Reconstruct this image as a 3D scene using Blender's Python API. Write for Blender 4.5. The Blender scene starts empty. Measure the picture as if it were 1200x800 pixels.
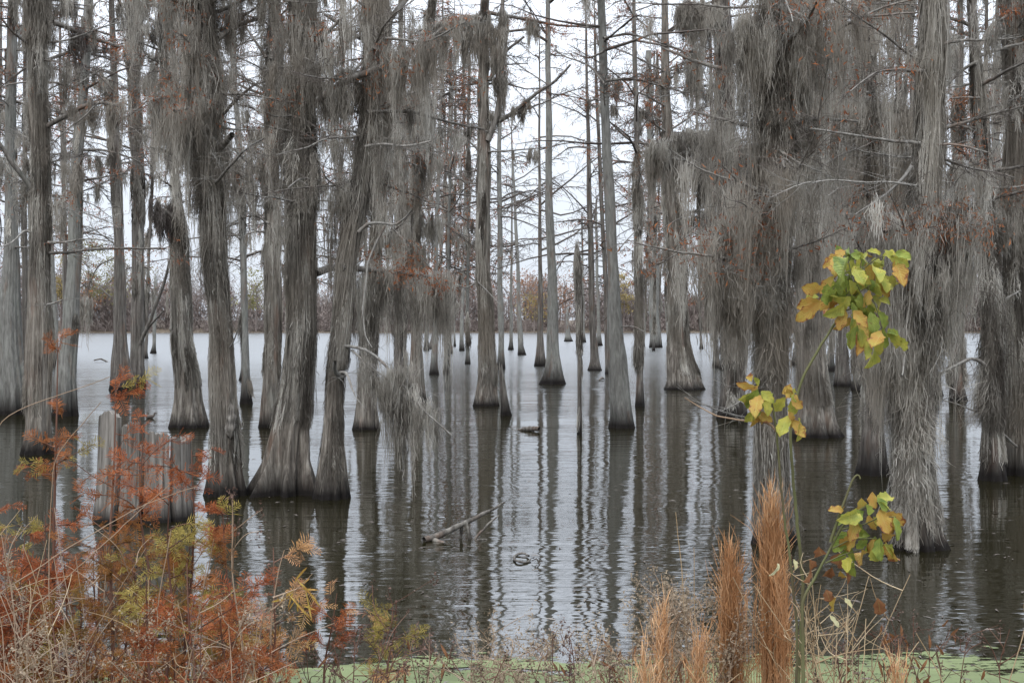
import bpy, math
import numpy as np

RNG = np.random.default_rng(11)
sc = bpy.context.scene
COL = sc.collection
PI = math.pi

# ------------------------------------------------------------------ camera
F, CX, CY, HZ, CAMH = 1650.0, 600.0, 400.0, 378.0, 2.3
PITCH = math.atan((CY - HZ) / F)
cp, sp_ = math.cos(PITCH), math.sin(PITCH)

def ray(x, y):
    u, v = (x - CX) / F, (CY - y) / F
    return np.array([u, cp + v * sp_, -sp_ + v * cp])

def P(x, y, D):
    "point of the place seen at (x, y) of the photograph, D metres out"
    d = ray(x, y)
    t = D / d[1]
    return np.array([0, 0, CAMH]) + d * t

def G(x, y):
    "point of the water surface seen at (x, y)"
    d = ray(x, y)
    t = -CAMH / d[2]
    return np.array([0, 0, CAMH]) + d * t

cam_d = bpy.data.cameras.new('camera')
cam = bpy.data.objects.new('camera', cam_d)
COL.objects.link(cam)
cam_d.sensor_width = 36.0
cam_d.lens = 36.0 * F / 1200.0
cam_d.clip_start, cam_d.clip_end = 0.05, 9000
cam.location = (0, 0, CAMH)
cam.rotation_euler = (PI / 2 - PITCH, 0, 0)
sc.camera = cam

# ------------------------------------------------------------------ mesh builder
class MB:
    def __init__(s):
        s.v, s.f, s.n, s.uv, s.tone = [], [], 0, [], []

    def add(s, v, f, uv=None):
        v = np.asarray(v, dtype=np.float64).reshape(-1, 3)
        f = np.asarray(f, dtype=np.int64)
        s.v.append(v)
        s.f.append(f + s.n)
        s.n += len(v)
        s.uv.append(uv if uv is not None else np.zeros((len(v), 2)))

    def empty(s):
        return s.n == 0

    def tubes(s, paths, radii, k=3):
        "paths [n,m,3], radii [n,m]: closed-profile tubes"
        paths = np.asarray(paths, float)
        radii = np.asarray(radii, float)
        if paths.ndim == 2:
            paths, radii = paths[None], radii[None]
        n, m, _ = paths.shape
        if n == 0:
            return
        t = np.gradient(paths, axis=1)
        t /= np.linalg.norm(t, axis=2, keepdims=True) + 1e-9
        mean = t.mean(axis=1)
        ref = np.where(np.abs(mean[:, 2:3]) > 0.8, np.array([[1.0, 0, 0]]), np.array([[0, 0, 1.0]]))[:, None, :]
        a = np.cross(t, ref)
        a /= np.linalg.norm(a, axis=2, keepdims=True) + 1e-9
        b = np.cross(t, a)
        ang = np.arange(k) / k * 2 * PI
        ring = a[:, :, None, :] * np.cos(ang)[None, None, :, None] + b[:, :, None, :] * np.sin(ang)[None, None, :, None]
        v = paths[:, :, None, :] + ring * radii[:, :, None, None]
        idx = np.arange(n * m * k).reshape(n, m, k)
        q = np.stack([idx[:, :-1], np.roll(idx[:, :-1], -1, 2), np.roll(idx[:, 1:], -1, 2), idx[:, 1:]], axis=-1)
        s.add(v, q.reshape(-1, 4))

    def ribbons(s, paths, widths, side, tone=None):
        paths = np.asarray(paths, float)
        n, m, _ = paths.shape
        if n == 0:
            return
        w = np.asarray(widths)[:, :, None] * 0.5
        side = np.asarray(side)
        sd = side[:, None, :] if side.ndim == 2 else side
        v = np.stack([paths - sd * w, paths + sd * w], axis=2)
        idx = np.arange(n * m * 2).reshape(n, m, 2)
        q = np.stack([idx[:, :-1, 0], idx[:, :-1, 1], idx[:, 1:, 1], idx[:, 1:, 0]], axis=-1)
        s.add(v, q.reshape(-1, 4))
        if tone is not None:
            s.tone.append(np.repeat(tone, m * 2))

    def tris(s, p):
        p = np.asarray(p, float)
        if len(p) == 0:
            return
        # stored as quads with a split point so that every face has four corners
        mid = (p[:, 0] + p[:, 2]) * 0.5
        v = np.stack([p[:, 0], p[:, 1], p[:, 2], mid], axis=1)
        s.add(v, np.arange(len(p) * 4).reshape(-1, 4))

    def grid(s, v, uv=None, close=False):
        "v [a,b,3]"
        a, b, _ = v.shape
        idx = np.arange(a * b).reshape(a, b)
        if close:
            q = np.stack([idx[:-1], np.roll(idx[:-1], -1, 1), np.roll(idx[1:], -1, 1), idx[1:]], axis=-1)
        else:
            q = np.stack([idx[:-1, :-1], idx[:-1, 1:], idx[1:, 1:], idx[1:, :-1]], axis=-1)
        s.add(v, q.reshape(-1, 4), None if uv is None else uv.reshape(-1, 2))

    def build(s, name, mat, parent=None, origin=None, smooth=True, uv=False):
        if s.n == 0:
            return None
        V = np.concatenate(s.v)
        Fq = np.concatenate(s.f)
        if origin is None and parent is not None:
            origin = np.array(world_loc(parent))
        if origin is not None:
            V = V - np.asarray(origin)
        me = bpy.data.meshes.new(name)
        me.vertices.add(len(V))
        me.vertices.foreach_set('co', V.astype(np.float32).ravel())
        me.loops.add(Fq.size)
        me.loops.foreach_set('vertex_index', Fq.astype(np.int32).ravel())
        me.polygons.add(len(Fq))
        me.polygons.foreach_set('loop_start', (np.arange(len(Fq)) * 4).astype(np.int32))
        if smooth:
            me.polygons.foreach_set('use_smooth', np.ones(len(Fq), dtype=bool))
        if uv:
            U = np.concatenate(s.uv)
            l = me.uv_layers.new(name='UVMap')
            l.data.foreach_set('uv', U[Fq.ravel()].astype(np.float32).ravel())
        if s.tone:
            at = me.attributes.new('tone', 'FLOAT', 'POINT')
            at.data.foreach_set('value', np.concatenate(s.tone).astype(np.float32))
        me.update(calc_edges=True)
        me.validate()
        me.materials.append(mat)
        o = bpy.data.objects.new(name, me)
        COL.objects.link(o)
        if parent is not None:
            o.parent = parent
        elif origin is not None:
            o.location = origin
        return o

def world_loc(o):
    l = np.array(o.location)
    while o.parent is not None:
        o = o.parent
        l = l + np.array(o.location)
    return l

def tag(o, label, cat, group=None, kind=None):
    if label:
        o['label'] = label
    if cat:
        o['category'] = cat
    if group:
        o['group'] = group
    if kind:
        o['kind'] = kind
    return o

def thing(name, loc, label, cat, group=None):
    o = bpy.data.objects.new(name, None)
    o.empty_display_size = 0.2
    COL.objects.link(o)
    o.location = [float(c) for c in loc]
    return tag(o, label, cat, group)

# ------------------------------------------------------------------ materials
def new_mat(name):
    m = bpy.data.materials.new(name)
    m.use_nodes = True
    nt = m.node_tree
    nt.nodes.clear()
    out = nt.nodes.new('ShaderNodeOutputMaterial')
    return m, nt, out

class NT:
    def __init__(s, nt):
        s.nt = nt

    def n(s, t, **kw):
        nd = s.nt.nodes.new(t)
        for k, v in kw.items():
            if k.startswith('_'):
                setattr(nd, k[1:], v)
            else:
                nd.inputs[k.replace('__', ' ')].default_value = v
        return nd

    def l(s, a, b):
        s.nt.links.new(a, b)

    def ramp(s, fac, stops, interp='LINEAR'):
        r = s.nt.nodes.new('ShaderNodeValToRGB')
        r.color_ramp.interpolation = interp
        e = r.color_ramp.elements
        while len(e) > 1:
            e.remove(e[-1])
        e[0].position, e[0].color = stops[0][0], (*stops[0][1], 1)
        for p, c in stops[1:]:
            x = e.new(p)
            x.color = (*c, 1)
        s.l(fac, r.inputs[0])
        return r.outputs['Color']

    def math(s, op, a, b=None, c=None, clamp=False):
        m = s.nt.nodes.new('ShaderNodeMath')
        m.operation = op
        m.use_clamp = clamp
        for i, x in enumerate((a, b, c)):
            if x is None:
                continue
            if isinstance(x, (int, float)):
                m.inputs[i].default_value = x
            else:
                s.l(x, m.inputs[i])
        return m.outputs[0]

    def mix(s, fac, a, b, mode='MIX'):
        m = s.nt.nodes.new('ShaderNodeMix')
        m.data_type = 'RGBA'
        m.blend_type = mode
        m.clamp_factor = True
        for i, x in ((0, fac), (6, a), (7, b)):
            if isinstance(x, (int, float)):
                m.inputs[i].default_value = x
            elif isinstance(x, tuple):
                m.inputs[i].default_value = (*x, 1)
            else:
                s.l(x, m.inputs[i])
        return m.outputs[2]

    def noise(s, vec, scale=1.0, detail=4, rough=0.55, dist=0.0):
        n = s.nt.nodes.new('ShaderNodeTexNoise')
        n.inputs['Scale'].default_value = scale
        n.inputs['Detail'].default_value = detail
        n.inputs['Roughness'].default_value = rough
        n.inputs['Distortion'].default_value = dist
        if vec is not None:
            s.l(vec, n.inputs['Vector'])
        return n.outputs[0]

    def mapped(s, vec, scale):
        m = s.nt.nodes.new('ShaderNodeMapping')
        m.inputs['Scale'].default_value = scale
        s.l(vec, m.inputs['Vector'])
        return m.outputs[0]

def bark_mat(name, dark, mid, light, wet=0.35, bump=0.03, lichen=0.25, vert=1.1, wetcol=(0.012, 0.010, 0.009)):
    m, nt, out = new_mat(name)
    g = NT(nt)
    pos = g.n('ShaderNodeNewGeometry').outputs['Position']
    oi = g.n('ShaderNodeObjectInfo').outputs['Random']
    fib = g.noise(g.mapped(pos, (17, 17, vert)), 1.0, 7, 0.62, 0.5)
    fin = g.noise(g.mapped(pos, (70, 70, 7)), 1.0, 5, 0.7)
    blot = g.noise(g.mapped(pos, (2.2, 2.2, 1.1)), 1.0, 5, 0.6)
    col = g.ramp(fib, [(0.30, dark), (0.50, mid), (0.68, light)])
    col = g.mix(g.math('MULTIPLY', g.math('SUBTRACT', fin, 0.45, clamp=True), 1.4), col, light)
    spot = g.math('MULTIPLY', g.math('SUBTRACT', blot, 0.52, clamp=True), 5.0 * lichen, clamp=True)
    col = g.mix(spot, col, (0.215, 0.23, 0.20))
    tone = g.math('ADD', g.math('MULTIPLY', oi, 0.35), 0.82)
    hsv = g.n('ShaderNodeHueSaturation')
    g.l(tone, hsv.inputs['Value'])
    g.l(col, hsv.inputs['Color'])
    col = hsv.outputs[0]
    red = g.noise(g.mapped(pos, (3.5, 3.5, 0.9)), 1.0, 4)
    col = g.mix(g.math('MULTIPLY', g.math('SUBTRACT', red, 0.56, clamp=True), 4.0, clamp=True), col, g.mix(fib, (0.05, 0.028, 0.02), (0.24, 0.15, 0.105)))
    if wet > 0:
        sep = g.n('ShaderNodeSeparateXYZ')
        g.l(pos, sep.inputs[0])
        lim = g.math('MULTIPLY', g.math('ADD', g.math('MULTIPLY', g.noise(g.mapped(pos, (5, 5, 0.8)), 1.0, 3), 0.8), g.math('MULTIPLY', g.noise(g.mapped(pos, (22, 22, 0.8)), 1.0, 4, .7), 0.9)), g.math('MULTIPLY', g.math('ADD', 0.55, oi), wet * 1.9))
        wf = g.math('SUBTRACT', 1.0, g.math('DIVIDE', sep.outputs['Z'], lim), clamp=True)
        wf = g.math('MULTIPLY', wf, 1.15, clamp=True)
        col = g.mix(wf, col, wetcol)
    b = g.n('ShaderNodeBsdfPrincipled')
    g.l(col, b.inputs['Base Color'])
    b.inputs['Roughness'].default_value = 0.9
    b.inputs['Specular IOR Level'].default_value = 0.15
    bp = g.n('ShaderNodeBump')
    bp.inputs['Strength'].default_value = 0.9
    bp.inputs['Distance'].default_value = bump
    g.l(g.math('ADD', fib, g.math('MULTIPLY', fin, 0.35)), bp.inputs['Height'])
    g.l(bp.outputs[0], b.inputs['Normal'])
    g.l(b.outputs[0], out.inputs[0])
    return m

def fibre_mat(name, stops, tint=None, transl=0.25, patch=1.5, rough=0.95, spread=0.65, tone=0.0):
    "strands, twigs, blades, leaves: every strand has its own tone"
    m, nt, out = new_mat(name)
    g = NT(nt)
    geo = g.n('ShaderNodeNewGeometry')
    pos = geo.outputs['Position']
    rnd = geo.outputs['Random Per Island']
    nz = g.noise(pos, patch, 3)
    fac = g.math('ADD', g.math('MULTIPLY', rnd, spread), g.math('MULTIPLY', g.math('SUBTRACT', nz, 0.18 + 0.25 * spread), 1.0))
    if tone:
        at = g.n('ShaderNodeAttribute', _attribute_name='tone').outputs['Fac']
        fac = g.math('ADD', fac, g.math('MULTIPLY', g.math('SUBTRACT', at, 0.5), tone))
    col = g.ramp(fac, stops)
    if tint:
        nz2 = g.noise(pos, patch * 0.45, 3)
        col = g.mix(g.math('MULTIPLY', g.math('SUBTRACT', nz2, 0.47, clamp=True), 5.0, clamp=True), col, tint)
    d = g.n('ShaderNodeBsdfDiffuse')
    g.l(col, d.inputs['Color'])
    sh = d.outputs[0]
    if transl > 0:
        t = g.n('ShaderNodeBsdfTranslucent')
        g.l(col, t.inputs['Color'])
        mx = g.n('ShaderNodeMixShader', Fac=transl)
        g.l(d.outputs[0], mx.inputs[1])
        g.l(t.outputs[0], mx.inputs[2])
        sh = mx.outputs[0]
    g.l(sh, out.inputs[0])
    return m

def leaf_mat(name, base, second, edge, edge_amt):
    m, nt, out = new_mat(name)
    g = NT(nt)
    uv = g.n('ShaderNodeUVMap').outputs[0]
    geo = g.n('ShaderNodeNewGeometry')
    pos = geo.outputs['Position']
    sep = g.n('ShaderNodeSeparateXYZ')
    g.l(uv, sep.inputs[0])
    v = sep.outputs['Y']
    across = g.math('ABSOLUTE', g.math('SUBTRACT', sep.outputs['X'], 0.5))
    n1 = g.noise(pos, 26, 4)
    n2 = g.noise(pos, 60, 4)
    f1 = g.math('ADD', g.math('MULTIPLY', g.math('SUBTRACT', n1, 0.42), 3.0), g.math('MULTIPLY', geo.outputs['Random Per Island'], 0.5), clamp=True)
    col = g.mix(f1, base, second)
    # pale veins
    wave = g.math('SINE', g.math('MULTIPLY', g.math('SUBTRACT', v, g.math('MULTIPLY', across, 0.8)), 52.0))
    vein = g.math('MULTIPLY', g.math('SUBTRACT', wave, 0.8, clamp=True), 2.0, clamp=True)
    mid = g.math('SUBTRACT', 1.0, g.math('MULTIPLY', across, 30.0), clamp=True)
    col = g.mix(g.math('MULTIPLY', g.math('MAXIMUM', vein, mid), 0.35), col, (0.42, 0.45, 0.16))
    e = g.math('ADD', g.math('MULTIPLY', across, 1.3), g.math('MULTIPLY', v, 0.55))
    e = g.math('ADD', e, g.math('MULTIPLY', g.math('SUBTRACT', n2, 0.5), 1.6))
    e = g.math('MULTIPLY', g.math('SUBTRACT', e, 1.05 - edge_amt, clamp=True), 4.0, clamp=True)
    col = g.mix(e, col, edge)
    sp = g.noise(pos, 95, 2)
    col = g.mix(g.math('MULTIPLY', g.math('SUBTRACT', sp, 0.66, clamp=True), 14.0, clamp=True), col, (0.13, 0.06, 0.025))
    b = g.n('ShaderNodeBsdfPrincipled')
    g.l(col, b.inputs['Base Color'])
    b.inputs['Roughness'].default_value = 0.55
    b.inputs['Specular IOR Level'].default_value = 0.25
    t = g.n('ShaderNodeBsdfTranslucent')
    g.l(col, t.inputs['Color'])
    mx = g.n('ShaderNodeMixShader', Fac=0.3)
    g.l(b.outputs[0], mx.inputs[1])
    g.l(t.outputs[0], mx.inputs[2])
    bp = g.n('ShaderNodeBump')
    bp.inputs['Strength'].default_value = 0.5
    bp.inputs['Distance'].default_value = 0.004
    g.l(g.math('ADD', g.math('MULTIPLY', wave, .3), n2), bp.inputs['Height'])
    g.l(bp.outputs[0], b.inputs['Normal'])
    g.l(mx.outputs[0], out.inputs[0])
    return m

M = {}
M['bark_moss'] = bark_mat('grey_fibrous_bark', (0.028, 0.022, 0.018), (0.14, 0.121, 0.101), (0.35, 0.32, 0.278), 0.27, 0.05, 0.25)
M['bark_grey'] = bark_mat('pale_smooth_bark', (0.085, 0.081, 0.072), (0.165, 0.161, 0.147), (0.24, 0.236, 0.217), 0.55, 0.018, 0.55, 3.2)
M['bark_dark'] = bark_mat('dark_brown_bark', (0.032, 0.027, 0.023), (0.105, 0.093, 0.082), (0.23, 0.21, 0.187), 0.30, 0.045, 0.3)
M['moss'] = fibre_mat('spanish_moss', [(0.0, (0.092, 0.081, 0.069)), (0.45, (0.345, 0.32, 0.28)), (1.0, (0.66, 0.632, 0.575))], (0.30, 0.265, 0.222), 0.5, 1.1, spread=0.3, tone=0.75)
M['moss_dark'] = fibre_mat('old_spanish_moss', [(0.0, (0.07, 0.058, 0.05)), (0.5, (0.16, 0.14, 0.127)), (1.0, (0.30, 0.275, 0.255))], (0.14, 0.105, 0.085), 0.45, 0.9, spread=0.3, tone=0.6)
M['twig'] = fibre_mat('brown_twig', [(0.0, (0.055, 0.045, 0.04)), (0.5, (0.11, 0.095, 0.085)), (1.0, (0.20, 0.18, 0.16))], None, 0.0, 0.7)
M['limb'] = bark_mat('limb_bark', (0.05, 0.043, 0.038), (0.13, 0.118, 0.105), (0.22, 0.205, 0.185), -1.0, 0.01, 0.25)
M['deadwood'] = bark_mat('bleached_deadwood', (0.08, 0.073, 0.064), (0.19, 0.18, 0.163), (0.30, 0.285, 0.262), -1.0, 0.01, 0.1)
M['rust'] = fibre_mat('rusty_cypress_leaf', [(0.0, (0.10, 0.034, 0.018)), (0.5, (0.29, 0.098, 0.042)), (1.0, (0.46, 0.20, 0.09))], (0.20, 0.10, 0.055), 0.35, 1.4)
M['stump'] = bark_mat('weathered_stump_wood', (0.035, 0.029, 0.024), (0.14, 0.126, 0.11), (0.26, 0.24, 0.215), 0.12, 0.03, 0.1)
M['wetwood'] = bark_mat('wet_driftwood', (0.025, 0.021, 0.018), (0.085, 0.075, 0.065), (0.20, 0.185, 0.165), -1.0, 0.012, 0.1)

# ------------------------------------------------------------------ world + sun
w = bpy.data.worlds.new('World')
sc.world = w
w.use_nodes = True
nt = w.node_tree
nt.nodes.clear()
g = NT(nt)
sky = nt.nodes.new('ShaderNodeTexSky')
sky.sky_type = 'NISHITA'
sky.sun_disc = False
SUN_EL, SUN_AZ = math.radians(48), math.radians(200)
sky.sun_elevation = SUN_EL
sky.sun_rotation = SUN_AZ
sky.air_density, sky.dust_density, sky.ozone_density = 1.0, 4.0, 1.0
tc = nt.nodes.new('ShaderNodeTexCoord').outputs['Generated']
cl = g.noise(g.mapped(tc, (1.0, 1.0, 2.6)), 1.7, 5, 0.5)
overc = g.ramp(cl, [(0.32, (7.1, 7.8, 8.8)), (0.68, (8.2, 8.75, 9.6))])
sepz = g.n('ShaderNodeSeparateXYZ')
g.l(tc, sepz.inputs[0])
zen = g.math('ADD', 1.0, g.math('MULTIPLY', g.math('POWER', g.math('MAXIMUM', sepz.outputs['Z'], 0.0), 1.15), 3.2))
zv = g.n('ShaderNodeCombineXYZ')
for i_ in range(3):
    g.l(zen, zv.inputs[i_])
overc = g.mix(1.0, overc, zv.outputs[0], 'MULTIPLY')
mixed = g.mix(0.88, sky.outputs[0], overc)
bg = nt.nodes.new('ShaderNodeBackground')
bg.inputs['Strength'].default_value = 0.10
g.l(mixed, bg.inputs['Color'])
wo = nt.nodes.new('ShaderNodeOutputWorld')
g.l(bg.outputs[0], wo.inputs['Surface'])
sd = bpy.data.lights.new('sun', 'SUN')
sd.energy, sd.angle, sd.color = 1.5, math.radians(25), (1.0, 0.965, 0.92)
sun = bpy.data.objects.new('sun', sd)
COL.objects.link(sun)
sun.rotation_euler = (PI / 2 - SUN_EL, 0, PI - SUN_AZ)

sc.view_settings.view_transform = 'Standard'
sc.view_settings.look = 'None'
sc.view_settings.gamma = 1
sc.view_settings.exposure = 0.15
sc.view_settings.use_curve_mapping = False
sc.render.engine = 'CYCLES'
sc.cycles.use_denoising = True
sc.cycles.max_bounces = 6
sc.cycles.diffuse_bounces = 5
sc.cycles.glossy_bounces = 3
sc.cycles.transmission_bounces = 3
sc.cycles.transparent_max_bounces = 4
sc.cycles.caustics_reflective = False
sc.cycles.caustics_refractive = False

# ------------------------------------------------------------------ ground and water
FAR = 318.0
def wob(x, seed=0.0):
    return np.sin(x * 0.021 + seed) * 0.5 + np.sin(x * 0.053 + 2 * seed + 1) * 0.3 + np.sin(x * 0.13 + 3 * seed) * 0.2

def ground():
    xs = np.concatenate([np.linspace(-3500, -220, 24), np.linspace(-200, -24, 30), np.linspace(-22, 22, 90), np.linspace(24, 200, 30), np.linspace(220, 3500, 24)])
    ys = np.concatenate([np.linspace(-3000, -12, 16), np.linspace(-10, 12, 60), np.linspace(14, 300, 30), np.linspace(304, 360, 30), np.linspace(380, 4500, 24)])
    X, Y = np.meshgrid(xs, ys)
    near_edge = 8.5 + 0.35 * np.sin(X * 0.7) + 0.2 * np.sin(X * 1.9 + 1)
    d = near_edge - Y
    bank = np.where(d > 0, 0.175 * np.minimum(d, 5.2) + 0.015 * np.clip(d - 5.2, 0, 30), d * 0.28)
    bank = bank + 0.03 * np.sin(X * 3.1) * np.sin(Y * 2.7) * (d > 0.3)
    bank = np.maximum(bank, -1.6)
    fd = Y - (FAR + 4 * wob(X, 0.7))
    fb = np.where(fd > 0, np.minimum(fd * 0.09, 1.2) + np.clip(fd - 30, 0, 4000) * 0.002, fd * 0.1)
    Z = np.where(Y < 150, bank, np.maximum(fb, -1.6))
    mb = MB()
    mb.grid(np.stack([X, Y, Z], -1))
    m, nt, out = new_mat('leaf_litter_soil')
    gg = NT(nt)
    pos = gg.n('ShaderNodeNewGeometry').outputs['Position']
    n1 = gg.noise(pos, 2.2, 6, 0.65)
    col = gg.ramp(n1, [(0.3, (0.035, 0.028, 0.02)), (0.55, (0.12, 0.09, 0.06)), (0.75, (0.22, 0.17, 0.11))])
    b = gg.n('ShaderNodeBsdfPrincipled')
    gg.l(col, b.inputs['Base Color'])
    b.inputs['Roughness'].default_value = 1.0
    gg.l(b.outputs[0], out.inputs[0])
    tag(mb.build('ground', m), None, None, kind='structure')

def water():
    xs = np.linspace(-700, 700, 41)
    ys = np.concatenate([np.linspace(6.5, 60, 20), np.linspace(70, FAR + 30, 30)])
    X, Y = np.meshgrid(xs, ys)
    mb = MB()
    mb.grid(np.stack([X, Y, 0 * X], -1))
    m, nt, out = new_mat('still_lake_water')
    gg = NT(nt)
    pos = gg.n('ShaderNodeNewGeometry').outputs['Position']
    n1 = gg.noise(gg.mapped(pos, (0.5, 3.0, 1)), 1.0, 2, 0.5, 0.3)
    n2 = gg.noise(gg.mapped(pos, (1.7, 9.0, 1)), 1.0, 2, 0.5, 0.5)
    n3 = gg.noise(gg.mapped(pos, (0.07, 0.13, 1)), 1.0, 3, 0.5)
    amp = gg.math('ADD', 0.32, gg.math('MULTIPLY', gg.math('SUBTRACT', n3, 0.38, clamp=True), 7.0))
    n4 = gg.noise(gg.mapped(pos, (0.22, 0.5, 1)), 1.0, 3, 0.6)
    n5 = gg.noise(gg.mapped(pos, (0.9, 1.6, 1)), 1.0, 2, 0.5, 0.6)
    patch = gg.math('MULTIPLY', gg.math('SUBTRACT', n4, 0.36, clamp=True), 4.5)
    h = gg.math('ADD', gg.math('MULTIPLY', n1, 0.0080), gg.math('MULTIPLY', gg.math('MULTIPLY', n2, 0.0036), patch))
    h = gg.math('ADD', h, gg.math('MULTIPLY', n5, 0.006))
    sy = gg.n('ShaderNodeSeparateXYZ')
    gg.l(pos, sy.inputs[0])
    openw = gg.n('ShaderNodeMapRange')
    openw.inputs['From Min'].default_value, openw.inputs['From Max'].default_value = 28, 110
    openw.inputs['To Min'].default_value, openw.inputs['To Max'].default_value = 1.0, 5.0
    gg.l(sy.outputs['Y'], openw.inputs['Value'])
    amp = gg.math('MULTIPLY', amp, openw.outputs[0])
    h = gg.math('MULTIPLY', h, amp)
    bp = gg.n('ShaderNodeBump')
    bp.inputs['Strength'].default_value = 1.0
    bp.inputs['Distance'].default_value = 1.0
    gg.l(h, bp.inputs['Height'])
    b = gg.n('ShaderNodeBsdfPrincipled')
    b.inputs['Base Color'].default_value = (0.012, 0.0105, 0.004, 1)
    rg = gg.n('ShaderNodeMapRange')
    rg.inputs['From Min'].default_value, rg.inputs['From Max'].default_value = 25, 90
    rg.inputs['To Min'].default_value, rg.inputs['To Max'].default_value = 0.03, 0.24
    gg.l(sy.outputs['Y'], rg.inputs['Value'])
    gg.l(rg.outputs[0], b.inputs['Roughness'])
    b.inputs['IOR'].default_value = 4.6
    b.inputs['Specular Tint'].default_value = (0.97, 0.98, 1.0, 1)
    gg.l(bp.outputs[0], b.inputs['Normal'])
    gg.l(b.outputs[0], out.inputs[0])
    tag(mb.build('water', m), None, None, kind='structure')

ground()
water()

# ------------------------------------------------------------------ cypress trees
PXM = 1408.0            # pixels per metre at one metre, in the picture that is rendered

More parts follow.
